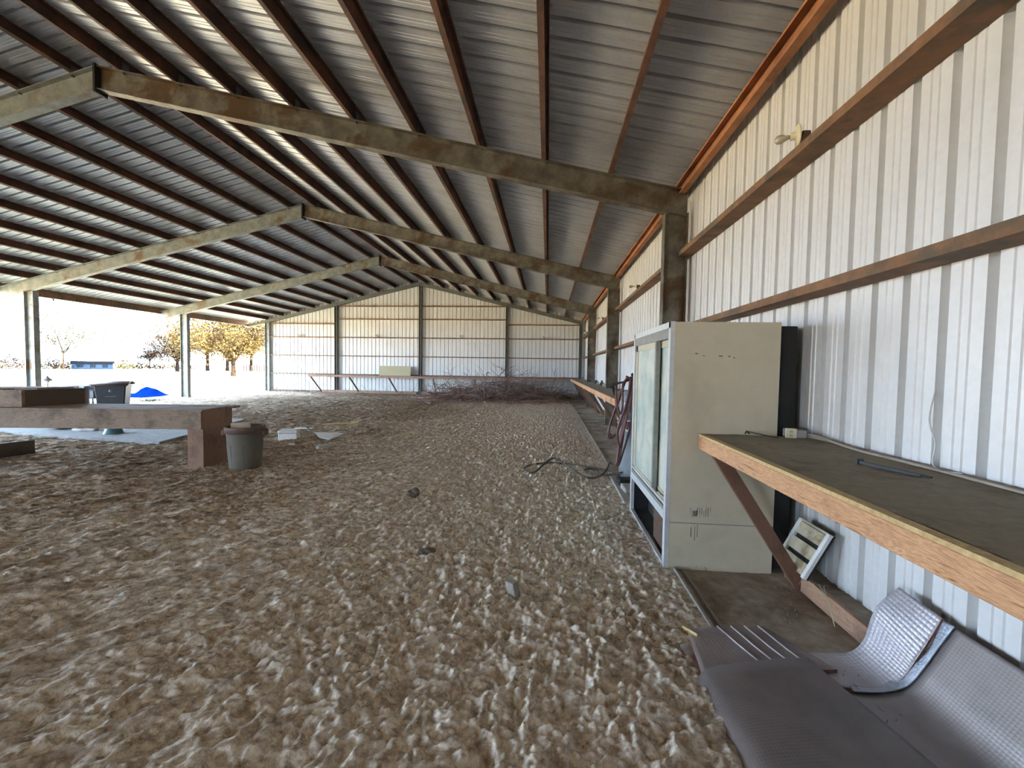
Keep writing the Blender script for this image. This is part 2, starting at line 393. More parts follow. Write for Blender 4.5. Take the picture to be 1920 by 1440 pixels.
me = bpy.data.meshes.new('floor'); me.vertices.add(len(co)); me.vertices.foreach_set('co', co.ravel())
me.loops.add(quads.size); me.loops.foreach_set('vertex_index', quads.ravel())
me.polygons.add(len(quads)); me.polygons.foreach_set('loop_start', np.arange(0, quads.size, 4, dtype=np.int32))
me.polygons.foreach_set('loop_total', np.full(len(quads), 4, dtype=np.int32))
me.polygons.foreach_set('use_smooth', np.ones(len(quads), dtype=bool))
me.update(); me.validate(); me.materials.append(M['dirt'])
tag(link('floor', me), 'trampled brown dirt floor of the open barn', kind='structure')
def fz(x, y): return float(dirt_h(np.array([[x]], float), np.array([[y]], float))[0, 0])

def hgrid(name, x0, x1, y0, y1, dx, dy, hf, m, parent=None, z0=None):
    xs = np.linspace(x0, x1, max(2, int((x1-x0)/dx))); ys = np.linspace(y0, y1, max(2, int((y1-y0)/dy)))
    X, Y = np.meshgrid(xs, ys); Z = hf(X, Y); nx = len(xs)
    vs = np.stack([X, Y, Z], -1).reshape(-1, 3)
    fs = [(j*nx+i, j*nx+i+1, (j+1)*nx+i+1, (j+1)*nx+i) for j in range(len(ys)-1) for i in range(nx-1)]
    me = bpy.data.meshes.new(name); me.from_pydata([tuple(map(float, v)) for v in vs], [], fs); me.materials.append(m)
    me.polygons.foreach_set('use_smooth', [True]*len(fs)); me.update()
    return link(name, me, parent)
o = hgrid('floor_slab', 1.06, XW+.03, Y0, 22.98, .02, .03, lambda X, Y: -.006+.010*fbm(X*3, Y*3, 63, 4)+.012*np.abs(fbm(X*11, Y*11, 64, 4, .65)), M['concrete'])
tag(o, 'dusty concrete strip along the foot of the right wall', kind='structure')
o = hgrid('floor_kerb', -16.95, -16.40, Y0, 23.1, .1, .4, lambda X, Y: .02+.008*fbm(X*3, Y*1, 13, 3), M['kerb'])
tag(o, 'pale concrete edge strip under the open left side', kind='structure')
# lawn outside (sheets round the building)
def lawn_h(X, Y): return -.03 + .05*fbm(X*.12, Y*.12, 83, 3)
g = hgrid('ground', -260, 120, -140, 260, 5, 5, lambda X, Y: -.10+.02*fbm(X*.1, Y*.1, 83, 3), M['lawn'])
tag(g, 'dry sunlit lawn around the barn', kind='structure')

# ---- ceiling: roof sheets, purlins, struts
ceil = struct('ceiling', 'corrugated metal roof on rusty steel purlins')
def roof_sheet(side):
    xe = XW+.35 if side > 0 else XL-.05
    nrm = Vector((side*SL, 0, 1)).normalized()
    def fn(u, d):
        a = Vector((RX, u, ZR)) + nrm*d; b_ = Vector((xe, u, zroof(xe))) + nrm*d; return a, b_
    return fn
meR = sheet('roof_panel', roof_sheet(1), M['galv']); meL = sheet('roof_panel', roof_sheet(-1), M['galv'])
nsh = int(round((YB+.12-Y0)/SW))
for me_ in (meR, meL):
    for i in range(nsh):
        o = link('roof_panel', me_, ceil); o.location.y = YB+.12-(i+1)*SW
ridgecap = MB().extrude([(-.22, -.22*SL+.025), (0, .03), (.22, -.22*SL+.025), (.22, -.22*SL+.029), (0, .036), (-.22, -.22*SL+.029)], (RX, YB+.12-nsh*SW, ZR), (1,0,0), (0,0,1), (0, nsh*SW, 0)).build('ridge_cap', M['galv'], ceil)
YS = YB+.12-nsh*SW; LEN = YB-.02-YS
def cee(h, fl, lip, t):
    return [(0,0),(fl,0),(fl,lip),(fl-t,lip),(fl-t,t),(t,t),(t,h-t),(fl-t,h-t),(fl-t,h-lip),(fl,h-lip),(fl,h),(0,h)]
PUR = [-6.94+.98*k for k in range(9)]
def purlin(x, side, m=M['purlin'], h=.195, name='purlin'):
    n = Vector((side*SL, 0, 1)).normalized(); t = Vector((1, 0, -side*SL)).normalized()
    p = Vector((x, YS, zroof(x))) - n*(h+.004)
    return MB().extrude(cee(h, .065, .02, .006), p, t, n, (0, LEN, 0)).build(name, m, ceil)
for x in PUR: purlin(x-.03, 1)
for x in PUR: purlin(2*RX-x-.035, -1)
purlin(-16.70, -1, M['purlin'])
purlin(-17.97, -1, M['girt'], .29, 'eave_purlin')
# right eave strut: deep orange channel on the wall head
MB().extrude(cee(.20, .085, .025, .006), (1.945, YS, zroof(1.92)-.235), (-1,0,0), (0,0,1), (0, LEN, 0)).build('eave_strut', M['strut'], ceil)
# screw tips under the sheets beside every purlin on the right slope
mb = MB()
for x in PUR:
    for i in range(4*nsh):
        y = YS + (i+.5)*P
        if y > 16: continue
        c = Vector((x+.050, y, zroof(x+.050)-.002)); r_ = .009
        mb.add([c+Vector((r_,0,0)), c+Vector((0,r_,0)), c+Vector((-r_,0,0)), c+Vector((0,-r_,0)), c+Vector((0,0,-.022))], [(0,1,4),(1,2,4),(2,3,4),(3,0,4)])
tag(mb.build('screw_tips', M['screw'], ceil, fix=False), kind='stuff')

# ---- right wall
wr = struct('wall_right', 'pale ribbed metal wall with brown steel girts')
meW = sheet('wall_panel', lambda u, d: (Vector((XW+d, u, -.15)), Vector((XW+d, u, zroof(XW)+.06))), M['wallsheet'])
for i in range(nsh):
    o = link('wall_panel', meW, wr); o.location.y = YB+.12-(i+1)*SW
def girt_y(z, y0, y1, m=M['girt']):
    return MB().extrude(cee(.065, .19, .0, .008)[:1]+[(.19,0),(.19,.008),(.008,.008),(.008,.057),(.19,.057),(.19,.065),(0,.065)], (1.855, y0, z-.065), (1,0,0), (0,0,1), (0, y1-y0, 0)).build('girt', m, wr)
edges = [YS] + FRAMES + [22.72]
for z in (1.02, 2.235, 3.32):
    for a, b_ in zip(edges[:-1], edges[1:]): girt_y(z, a+.08, b_-.08)

# ---- back wall
wb = struct('wall_back', 'far gable wall of pale ribbed metal sheets')
nb = int(math.ceil((XW - (-16.85))/SW))
for i in range(nb):
    x0 = XW - (i+1)*SW; 
    def fn(u, d, x0=x0):
        xx = max(x0+u, -16.86); return Vector((xx, YB+d, -.15)), Vector((xx, YB+d, zroof(xx)+.012))
    link('wall_panel', sheet('wall_panel', fn, M['wallsheet']), wb)
BP = [-16.64, -12.38, -7.34, -2.33, 1.78]
def isec(d, w, tf=.012, tw=.008):
    """I profile: depth d along u, width w along v"""
    return [(0,-w/2),(tf,-w/2),(tf,-tw/2),(d-tf,-tw/2),(d-tf,-w/2),(d,-w/2),(d,w/2),(d-tf,w/2),(d-tf,tw/2),(tf,tw/2),(tf,w/2),(0,w/2)]
for i, x in enumerate(BP):
    w = .26 if i == 0 else .16
    zt = zroof(x)-.20-(.0 if i else .02)
    MB().extrude(isec(w, .18), (x-w/2, YB-.15, 0), (1,0,0), (0,1,0), (0,0,zt)).build('post', M['wpost'] if i else M['frame2'], wb)
def girt_x(z, x0, x1):
    MB().extrude([(0,0),(.17,0),(.17,.008),(.008,.008),(.008,.047),(.17,.047),(.17,.055),(0,.055)], (x0, YB-.18, z-.055), (0,1,0), (0,0,1), (x1-x0,0,0)).build('girt', M['girt'], wb)
for i in range(4):
    a = BP[i]+(.14 if i == 0 else .09); b_ = BP[i+1]-.09
    for z in (.10, 1.10, 2.18, 3.26) + ((4.05,) if i in (0, 3) else (4.33, 5.08)): girt_x(z, a, b_)
# sloping end rafter channels on the gable
for s, xe in ((1, 1.86), (-1, -17.95)):
    p0 = Vector((RX, YB-.16, ZR-.20)); p1 = Vector((xe, YB-.16, zroof(xe)-.20))
    MB().bar(p0-Vector((0,0,.09)), p1-Vector((0,0,.09)), .14, .18).build('end_rafter', M['wpost'], wb)
# small rusted dents seen on the third bay sheets
for px in (-4.62, -4.22):
    MB().tube([(px, YB-.004, 2.62), (px+.02, YB-.006, 2.8), (px, YB-.004, 3.0)], [.004, .03, .004], 6).build('dent', M['wallsheet'], wb, True)

# ---- left wall: unseen, added behind the camera to shade the near end
wl = struct('wall_left_blocker', 'unseen ribbed metal side wall added behind the photographer to block light')
meW2 = sheet('wall_panel', lambda u, d: (Vector((-16.85-d, u, -.15)), Vector((-16.85-d, u, zroof(-16.85)-.01))), M['wallsheet'])
i = 0
while YS + i*SW < -.5:
    o = link('wall_panel', meW2, wl); o.location.y = YS + i*SW; i += 1

# ---- front gable behind the camera: unseen, added to keep out light from behind
wf = struct('wall_front_blocker', 'unseen ribbed metal gable wall added behind the photographer to block light')
for i in range(nb):
    x0 = XW - (i+1)*SW
    def fn(u, d, x0=x0):
        xx = max(x0+u, -16.86); return Vector((xx, YS+.05-d, -.15)), Vector((xx, YS+.05-d, zroof(xx)+.012))
    if -15.9 < x0+SW/2 < -8.6:                       # unseen opening, added to let in fill light from behind left
        def fn(u, d, x0=x0):
            xx = x0+u; return Vector((xx, YS+.05-d, 3.4)), Vector((xx, YS+.05-d, zroof(xx)+.012))
    link('wall_panel', sheet('wall_panel', fn, M['wallsheet']), wf)

# ---- steel frames
def frame(y, label):
    t = thing('steel_portal', label, 'portal', 'steel portals of the barn', (0, y, 0))
    dv = .37                                        # vertical rafter depth
    for s in (1, -1):
        xe = 1.975 if s > 0 else -18.05
        n = Vector((s*SL, 0, 1)).normalized(); ex = Vector((xe-RX, 0, -SL*abs(xe-RX)))
        prof = isec(.365, .15, .014, .01)
        mb = MB(); p = Vector((RX, 0, 6.40))
        # vertical cut ends: section lies in the (z, y) plane and is swept along the slope
        mb.extrude([(-u*1.02, v_) for u, v_ in prof], p, (0,0,1), (0,1,0), ex)
        raf = mb.build('rafter', M['frame'] if s > 0 else M['frame2'], t)
        for k, x in enumerate(PUR):                 # purlin clips
            xx = x if s > 0 else 2*RX-x
            MB().box((xx-.005, -.05, zroof(xx)-.235), (xx+.004, .05, zroof(xx)-.06)).build('purlin_clip', M['wpost'], raf)
    MB().box((RX-.018, -.10, 5.965), (RX+.018, .10, 6.42)).build('apex_plate', M['black'], t)
    zc = 6.40 - SL*(1.80-RX) - .36
    c = MB().extrude(isec(.33, .15), (1.65, 0, 0), (1,0,0), (0,1,0), (0,0,zc)).build('column', M['frame'], t)
    MB().box((1.66, -.076, 2.16), (1.97, .076, 2.175)).build('weld_plate', M['frame'], c)
    MB().box((1.60, -.10, -.01), (2.02, .10, .015)).build('base_plate', M['frame'], c)
    zl = 6.40 - SL*(RX+16.7) - .37
    c = MB().extrude(isec(.34, .16), (-16.85, 0, 0), (1,0,0), (0,1,0), (0,0,zl)).build('post', M['frame2'], t)
    MB().box((-16.90, -.11, .0), (-16.46, .11, .03)).build('base_plate', M['frame2'], c)
    return t
frame(FRAMES[0], 'nearest rusty steel frame whose rafter crosses above the white fridge')
frame(FRAMES[1], 'middle steel frame, its left post beside the wheeled bins')
frame(FRAMES[2], 'farthest free-standing steel frame, its post in front of the yellow tree')

print('structure done')

# ================================================================== OBJECTS
V = Vector
def spline(pts, n=6):
    pts = [V(p) for p in pts]; out = []
    for i in range(len(pts)-1):
        p0 = pts[max(i-1, 0)]; p1 = pts[i]; p2 = pts[i+1]; p3 = pts[min(i+2, len(pts)-1)]
        for k in range(n):
            t = k/n
            out.append(.5*((2*p1) + (p2-p0)*t + (2*p0-5*p1+4*p2-p3)*t*t + (3*p1-p0-3*p2+p3)*t**3))
    out.append(pts[-1]); return out
def hose(name, pts, r, m, parent=None, n=7, sub=6):
    return MB().tube(spline(pts, sub), r, n).build(name, m, parent, True)

# ---- display fridge
FX0, FX1, FY0, FY1, FH = .965, 1.80, 3.335, 4.70, 1.985
fr = thing('display_fridge', 'cream two-door display fridge standing against the right wall', 'fridge', loc=(0,0,0))
bod = MB()
bod.box((FX0+.03, FY0, .375), (FX1, FY0+.03, FH)); bod.box((FX0+.03, FY1-.03, .375), (FX1, FY1, FH))
bod.box((FX0+.032, FY0+.03, FH-.04), (FX1-.03, FY1-.03, FH-.001)); bod.box((FX1-.03, FY0+.03, .376), (FX1-.001, FY1-.03, FH-.001)); bod.box((FX0+.032, FY0+.03, .376), (FX1-.03, FY1-.03, .42))
body = bod.build('body', M['fridge'], fr)
low = MB(); low.box((FX0+.03, FY0, -.01), (FX1, FY0+.025, .367)); low.box((FX0+.03, FY1-.025, -.01), (FX1, FY1, .367)); low.box((FX1-.025, FY0+.025, -.01), (FX1-.001, FY1-.025, .366))
low.build('base_panel', M['fridge'], fr)
MB().box((FX0+.05, FY0+.03, -.005), (FX1-.03, FY1-.03, .01)).build('base_tray', M['darkmetal'], fr)
MB().box((FX1, FY0+.04, .02), (FX1+.14, FY1-.05, 1.96)).build('back_unit', M['black'], fr)
tr = MB()
for y0, y1 in ((FY0-.004, FY0+.05), (FY1-.05, FY1+.004)): tr.box((FX0, y0, -.01), (FX0+.035, y1, FH+.004))
tr.box((FX0, FY0, FH-.045), (FX0+.035, FY1, FH+.004)); tr.box((FX0-.004, FY0+.04, .385), (FX0+.035, FY1-.04, .455))
tr.box((FX0, FY0+.04, -.01), (FX0+.03, FY1-.04, .02))
tr.build('frame_trim', M['trim'], fr)
MB().box((FX0+.008, FY0+.05, 1.86), (FX0+.06, FY1-.05, FH-.045)).build('header', M['track'], fr)
MB().box((FX0+.005, FY0+.05, .455), (FX0+.10, FY1-.05, .475)).build('track', M['track'], fr)
MB().box((FX0+.005, FY0+.05, .495), (FX0+.02, FY1-.05, .515)).build('track', M['trim'], fr)
ym = (FY0+FY1)/2 - .17
def door(x, y0, y1, e):
    d = MB()
    d.box((x, y0, .475), (x+.03, y0+e, 1.86)); d.box((x, y1-e, .475), (x+.03, y1, 1.86))
    d.box((x, y0, .475), (x+.03, y1, .53)); d.box((x, y0, 1.80), (x+.03, y1, 1.86))
    do = d.build('sliding_door', M['beige'], fr)
    MB().box((x+.010, y0+e, .53), (x+.018, y1-e, 1.80)).build('pane', M['glass'], do)
    MB().box((x-.006, y0+.004, .50), (x, y0+.03, 1.84)).build('edge_strip', M['track'], do)
    return do
door(FX0+.02, ym-.03, FY1-.055, .055)
door(FX0+.06, FY0+.055, ym+.06, .05)
MB().box((FX0+.012, ym-.05, .475), (FX0+.05, ym-.025, 1.86)).build('centre_post', M['track'], fr)
# compressor bay
MB().box((FX0+.20, FY0+.03, .01), (FX0+.21, FY1-.03, .375)).box((FX0+.036, FY1-.032, .012), (FX0+.2, FY1-.0255, .372)).build('bay_lining', M['black'], fr)
rad = MB().box((FX0+.06, FY0+.20, .03), (FX0+.14, FY0+.56, .35)).build('radiator', M['radiator'], fr)
mb = MB()
for k in range(14): mb.box((FX0+.055, FY0+.13, .035+k*.0225), (FX0+.13, FY0+.20, .045+k*.0225))
mb.build('coil', M['radiator'], rad)
# seam lip and scuffs on the side panel
MB().box((FX0+.036, FY0+.004, .366), (FX1-.005, FY0+.010, .377)).build('seam', M['track'], fr)
for k in range(13):
    x = 1.165+k*.0125+rng.uniform(-.004, .004); w = .002+.010*(k in (2, 3))+rng.random()*.003
    z = .475+rng.uniform(-.02, .02); h = rng.uniform(.025, .05)
    MB().box((x, FY0-.0012, z-h), (x+w, FY0+.002, z+h*.6)).build('scuff', M['scuff'], body)
for x, z, w, h in ((1.16,1.735,.02,.004),(1.22,1.72,.012,.003),(1.34,1.718,.03,.004),(1.41,1.716,.018,.004),(1.45,1.705,.012,.004),(1.17,.30,.006,.04),(1.20,.29,.004,.06),(1.22,.31,.004,.05)):
    MB().box((x, FY0-.0012, z-h), (x+w, FY0+.002, z+h)).build('scuff', M['scuff'], body)

# ---- near workbench on the right wall
nbch = thing('workbench', 'dusty wall workbench with pine front edge in the right foreground', 'workbench')
BZ = 1.10
MB().box((1.245, -2.2, BZ-.018), (2.035, 3.315, BZ)).build('bench_top', M['dusty'], nbch)
o = hgrid('dust_layer', 1.25, 2.03, .6, 3.31, .02, .02, lambda X, Y: BZ+.001+.006*np.clip(fbm(X*6, Y*4, 101, 4)+.2, 0, 1)+.002*fbm(X*40, Y*40, 5, 2), M['dusty'], nbch)
MB().box((1.20, -2.2, BZ-.017), (1.246, 3.315, BZ+.001)).build('edge_strip', M['osb'], nbch)
MB().box((1.20, -2.2, BZ-.118), (1.240, 3.315, BZ-.0175)).build('front_board', M['bench'], nbch, bevel=.003)
MB().box((1.96, -2.2, BZ-.10), (2.03, 3.30, BZ-.018)).build('ledger', M['bench'], nbch)
for y in (3.10, .6):
    MB().bar((1.25, y, BZ-.09), (1.885, y, .02), .09, .042, (0,1,0)).build('brace', M['brace'], nbch, bevel=.002)
    MB().bar((1.25, y+.06, BZ-.065), (1.96, y+.06, BZ-.065), .04, .09).build('bearer', M['brace'], nbch)
# long far benches
def long_bench(label, y0, y1):
    t = thing('workbench', label, 'workbench'); z = 1.06
    MB().box((1.26, y0, z-.018), (1.63, y1, z)).build('bench_top', M['dusty'], t)
    cuts = [y0] + [f for f in FRAMES if y0 < f < y1] + [y1]
    for a, b_ in zip(cuts[:-1], cuts[1:]):
        MB().box((1.63, a+(.09 if a != y0 else 0), z-.018), (1.85, b_-(.09 if b_ != y1 else 0), z)).build('bench_top', M['dusty'], t)
    MB().box((1.215, y0, z-.125), (1.255, y1, z+.002)).build('front_board', M['bench'], t, bevel=.003)
    y = y0+.9
    while y < y1:
        if all(abs(y-f) > .2 for f in FRAMES):
            MB().bar((1.26, y, z-.08), (1.86, y, .03), .085, .04, (0,1,0)).build('brace', M['brace'], t)
        y += 2.1
    return t
long_bench('long wall workbench running along the right wall beyond the fridge', 7.45, 21.9)
t = thing('workbench', 'long low-edged workbench along the far gable wall', 'workbench')
MB().box((-13.6, 22.02, 1.02), (1.9, 22.80, 1.04)).build('bench_top', M['dusty'], t)
xx = -13.63; segs = [(-13.63, -9.6), (-9.6, -4.8), (-4.8, -1.1), (-1.1, 1.20)]
for k, (a, b_) in enumerate(segs):
    MB().box((a+.005, 21.98, .93-.01*(k % 2)), (b_-.005, 22.02, 1.045-.008*(k % 2))).build('front_board', M['benchx'], t, bevel=.003)
for x in (-13.5, -11.2, -8.9, -6.35, -4.0, -1.4):
    MB().bar((x, 22.03, .95), (x+.25*(x < -8), 22.78, .03), .085, .04, (1,0,0)).build('brace', M['brace'], t)
for a, b_ in ((-13.2, -7.5), (-7.2, -2.5), (-2.1, 1.6)):
    MB().box((a, 22.70, .0), (b_, 22.74, .15)).build('sill_board', M['benchx'], t)
# items on far right bench
for k, (y, h, w) in enumerate(((20.8,.16,.12),(17.9,.22,.05),(17.6,.12,.16),(15.2,.13,.20),(14.5,.10,.10),(13.5,.17,.14),(12.9,.12,.10))):
    o = MB().box((1.72, y, 1.06), (1.72+w*.8, y+w, 1.06+h*.6)).box((1.72+w*.2, y+w*.2, 1.06+h*.6), (1.72+w*.6, y+w*.7, 1.06+h)).build('hardware_box', M['darkmetal'] if k % 2 else M['greypl'])
    tag(o, ['small dark clutter on the right wall bench nearest the gable corner','thin upright grey item on the far right bench','dark lump beside the thin item on the far right bench','grey box on the far right bench between two columns','small dark block on the far right bench','grey can-like lump on the far right bench near the second column','dark lump on the far right bench closest to the hoses'][k], 'clutter', 'clutter on the right wall bench')
# tan board on far bench
o = MB().obox((-9.58, 22.35, 1.045), (1.83, 0, 0), (0, .03, 0), (0, .12, .55)).build('chipboard_sheet', M['boardtan']); tag(o, 'tan chipboard rectangle leaning on the far gable bench', 'board')

# ---- sill board with dirt fill along right wall
s1 = thing('sill_board', 'reddish timber sill board at the wall foot below the near bench', 'board')
MB().box((1.87, -2.0, 0), (1.905, 3.29, .125)).build('board', M['sill'], s1, bevel=.003)
tag(hgrid('dirt_fill', 1.903, 2.06, -2.0, 3.29, .02, .03, lambda X, Y: .105+.018*fbm(X*7, Y*5, 88, 3), M['concrete'], s1), kind='stuff')
s2 = thing('sill_board', 'pale timber sill board at the wall foot beyond the fridge', 'board')
MB().box((1.995, 7.3, 0), (2.03, 22.6, .14)).build('board', M['sill'], s2)

# ---- form boards between dirt and slab
o = MB().box((1.035, -3, -.02), (1.052, 3.30, .022)).build('form_board', M['block']); tag(o, 'thin weathered form board in the dirt before the fridge', 'board')
o = MB().box((1.10, -3, -.02), (1.112, 3.30, .014)).build('form_board', M['block']); tag(o, 'narrow wooden strip set in the slab beside the form board', 'board')
o = MB().obox((1.03, 6.6, -.02), (.02, 0, 0), (.06, 11.2, 0), (0, 0, .034)).build('form_board', M['block']); tag(o, 'long thin form board edging the slab beyond the hoses', 'board')
o = MB().obox((.93, 4.85, .0), (.11, 0, 0), (.02, 1.7, 0), (0, 0, .035)).build('plank', M['block'], bevel=.004); tag(o, 'grey plank on the slab edge by the far corner of the fridge', 'plank')
o = MB().obox((1.0, 5.15, .036), (.22, .02, 0), (-.02, .25, 0), (0, 0, .07)).build('stone_block', M['greypl'], bevel=.01); tag(o, 'grey block on the plank beside the fridge', 'block')
o = MB().obox((.98, 5.48, .036), (.26, .03, 0), (-.02, .16, 0), (0, 0, .09)).build('rubber_block', M['black'], bevel=.015); tag(o, 'black rubber block on the plank beside the fridge', 'block')

# ---- slatted grille leaning by the fridge
gr = thing('slatted_panel', 'yellowed white slatted panel leaning on the wall under the bench', 'panel')
g0 = V((1.85, 3.325, .13)); gw = V((.0, -.34, -.0)); gh = V((.13, -.055, .345)); gn = gw.cross(gh).normalized()
if gn.x > 0: gn = -gn
MB().obox(g0 - gn*.0, gw, gh, -gn*.012).build('backing', M['black'], gr)
for k in range(3):
    a = .03 + k*.335
    MB().obox(g0 + gh*a + gw*.04, gw*.87, gh*.25, gn*.022).build('slat', M['cream_slat'], gr, bevel=.003)
for a in (0, .91):
    MB().obox(g0 + gw*a, gw*.09, gh, gn*.03).build('stile', M['white'], gr, bevel=.003)
MB().obox(g0 + gh*.965 + gw*.0, gw, gh*.04, gn*.026).build('rail', M['beige'], gr)

# ---- things on near bench
ob = thing('outlet_box', 'grey outlet box with cream face lying on the near bench', 'outlet box', loc=(1.80, 3.20, BZ+.006), rz=math.radians(-12))
MB().box((.0, .006, 0), (.13, .105, .062)).build('box', M['greypl'], ob, bevel=.006)
fp = MB().box((-.012, 0, -.001), (.062, .007, .072)).build('face_plate', M['cream_plastic'], ob, bevel=.002)
for z in (.018, .046):
    MB().lathe([(.0125, 0), (.012, .003)], 12, (.025, -.003, z+.003), (0,-1,0)).build('socket', M['beige'], fp)
    for dx in (-.005, .005): MB().box((.025+dx-.001, -.0065, z-.002), (.025+dx+.001, -.005, z+.008)).build('slot', M['black'], fp)
o = hose('cable', [(1.93, 3.24, BZ+.03), (1.97, 3.15, BZ+.035), (1.985, 2.95, BZ+.015), (1.965, 2.7, BZ+.012), (1.985, 2.4, BZ+.012), (1.99, 1.9, BZ+.012), (1.985, 1.2, BZ+.012), (1.99, .3, BZ+.012)], .008, M['cable']); tag(o, 'dusty tan cable running from the outlet box along the bench', 'cable')
o = hose('cable', [(1.94, 3.21, BZ+.02), (2.0, 3.1, BZ+.012), (2.01, 2.7, BZ+.012), (2.015, 2.2, BZ+.012), (2.012, 1.4, BZ+.012), (2.015, .3, BZ+.012)], .007, M['cable']); tag(o, 'thinner dusty cable closest to the wall on the near bench', 'cable')
st = thing('metal_stake', 'dark slate stake lying on the dusty near bench', 'stake')
MB().bar((1.70, 2.34, BZ+.018), (1.80, 2.10, BZ+.012), .022, .012).build('shaft', M['stake'], st)
MB().bar((1.685, 2.35, BZ+.02), (1.715, 2.345, BZ+.02), .014, .03).build('head', M['stake'], st)
MB().bar((1.735, 2.30, BZ+.014), (1.83, 2.08, BZ+.010), .012, .008).build('prong', M['stake'], st)
rd = thing('steel_rod', 'thin rod with hooked tip lying beside the outlet box', 'rod')
MB().tube([(1.55, 3.29, BZ+.035), (1.72, 3.16, BZ+.008)], .005, 6).build('shaft', M['darkmetal'], rd)
MB().tube([(1.56, 3.27, BZ+.02), (1.55, 3.29, BZ+.035), (1.545, 3.30, BZ+.015)], .006, 6).build('hook', M['black'], rd)
o = hose('wire', [(2.035, 2.32, 1.52), (2.02, 2.33, 1.36), (2.03, 2.30, 1.24), (2.015, 2.29, 1.13), (2.0, 2.2, 1.115), (2.0, 2.12, 1.125)], .004, M['rag']); tag(o, 'thin loose wire hanging down the wall above the near bench', 'wire')

# ---- bare bulb holders
def bulb_holder(label, p, d, hang=0):
    """p: foot on the girt, d: direction into the room"""
    t = thing('bulb_holder', label, 'light', 'bare bulb holders on the girts', p)
    d = V(d).normalized()
    MB().obox(V((-.03,-.03,0)), (.06,0,0), (0,.06,0), (0,0,.10)).build('junction_box', M['radiator'], t, bevel=.004)
    tilt = (d + V((0,0,-.12))).normalized(); o = V((0, 0, .09)) + d*.035
    MB().lathe([(.074,0),(.077,.006),(.070,.013),(.042,.020),(.030,.032),(.028,.055),(.024,.06)], 24, o, tilt).build('porcelain_base', M['cream_plastic'], t, True)
    q = o + tilt*.058
    MB().lathe([(.013,0),(.014,.012),(.02,.03),(.03,.052),(.0325,.07),(.028,.088),(.016,.099),(.003,.103)], 20, q, tilt).build('bulb', M['bulb'], t, True)
    MB().lathe([(.0135,-.004),(.0138,.01)], 14, q, tilt).build('bulb_collar', M['darkmetal'], t)
    return t
for (y, lab) in ((3.33, 'nearest bare bulb holder, on the upper girt above the fridge'), (9.0, 'bare bulb holder on the right wall between the first and second columns'), (14.6, 'bare bulb holder on the right wall between the second and third columns'), (20.4, 'bare bulb holder on the right wall in the last bay before the gable')):
    bulb_holder(lab, (1.905, y, 3.32), (-.95, .30, 0))
for (x, lab) in ((-14.65, 'bare bulb holder on the gable wall in the leftmost bay'), (-9.9, 'bare bulb holder on the gable wall above the tan chipboard'), (-4.95, 'bare bulb holder on the gable wall above the brush pile'), (-.25, 'bare bulb holder on the gable wall in the rightmost bay')):
    bulb_holder(lab, (x, 22.86, 3.26), (-.25, -.97, 0))
# cable on first column
o = hose('column_cable', [(1.99, 6.10, 4.02), (2.0, 6.08, 3.7), (1.985, 6.06, 3.45), (1.96, 6.07, 3.30)], .006, M['cable']); tag(o, 'thin cable hanging at the head of the nearest column', 'cable')
# eave lamp
t = thing('eave_lamp', 'small shaded lamp hanging from the left eave', 'light', loc=(-17.94, 14.3, 3.83))
MB().tube([(0,0,.03), (0,0,-.06)], .012, 8).build('stem', M['darkmetal'], t)
MB().lathe([(.03,0),(.05,-.02),(.12,-.06),(.125,-.07),(.04,-.06)], 16, (0,0,-.05)).build('shade', M['trim'], t, True)
o = MB().lathe([(.03,0),(.03,-.05),(.015,-.08)], 10, (-17.94, 13.3, 3.84)).build('eave_hook', M['darkmetal']); tag(o, 'small dark stub under the left eave beside the lamp', 'fitting')

# ---- tank with hoses beyond the fridge
tk = thing('upright_tank', 'grey dented upright tank standing behind the fridge', 'tank', loc=(1.34, 6.12, 0))
prof = [(.20,0),(.26,.02),(.265,.10)]
for k in range(12):
    z = .14+k*.085; prof.append((.262+.006*math.sin(k*2.1), z))
prof += [(.25,1.20),(.20,1.28),(.09,1.33),(.05,1.34)]
mb = MB().lathe(prof, 32); 
for i, v_ in enumerate(mb.v):
    a = math.atan2(v_[1], v_[0]); d = 1 - .035*max(0, math.sin(v_[2]*17+a*2.3))*(v_[2] < .7)
    mb.v[i] = (v_[0]*d, v_[1]*d, v_[2])
mb.build('shell', M['tank'], tk, True)
MB().tube([(-.06, -.08, 1.32), (-.10, -.12, 1.42), (-.12, -.15, 1.50)], .018, 8).build('neck', M['darkmetal'], tk)
MB().lathe([(.0,-.03),(.022,-.02),(.03,0),(.022,.02),(.0,.03)], 12, (-.12, -.15, 1.525)).build('knob', M['black'], tk, True)
def curved_label(z0, z1, a0, a1, r_, name, m, shape=None):
    n = 8; vs = []; 
    for i in range(n+1):
        a = a0+(a1-a0)*i/n; t_ = i/n*2-1
        zl, zh = (z0, z1) if shape is None else (z0+(z1-z0)*.45*abs(t_)**1.6, z1-(z1-z0)*.06*(1-abs(t_)))
        vs += [(r_*math.cos(a), r_*math.sin(a), zl), (r_*math.cos(a), r_*math.sin(a), zh)]
    return MB().add(vs, [(2*i, 2*i+2, 2*i+3, 2*i+1) for i in range(n)]).build(name, m, tk, fix=False)
R_ = math.radians
curved_label(.95, 1.12, R_(200), R_(232), .270, 'paper_label', M['white'])
curved_label(.70, .88, R_(212), R_(238), .2705, 'shield_badge', M['white'], 1)
curved_label(.73, .86, R_(215), R_(235), .2715, 'shield_centre', M['hose'], 1)
nz = thing('spray_gun', 'dark spray gun and lance resting on the draped hoses', 'spray gun')
MB().tube([(1.22, 5.90, 1.475), (1.05, 5.82, 1.42), (.95, 5.80, 1.40)], .014, 8).build('lance', M['darkmetal'], nz)
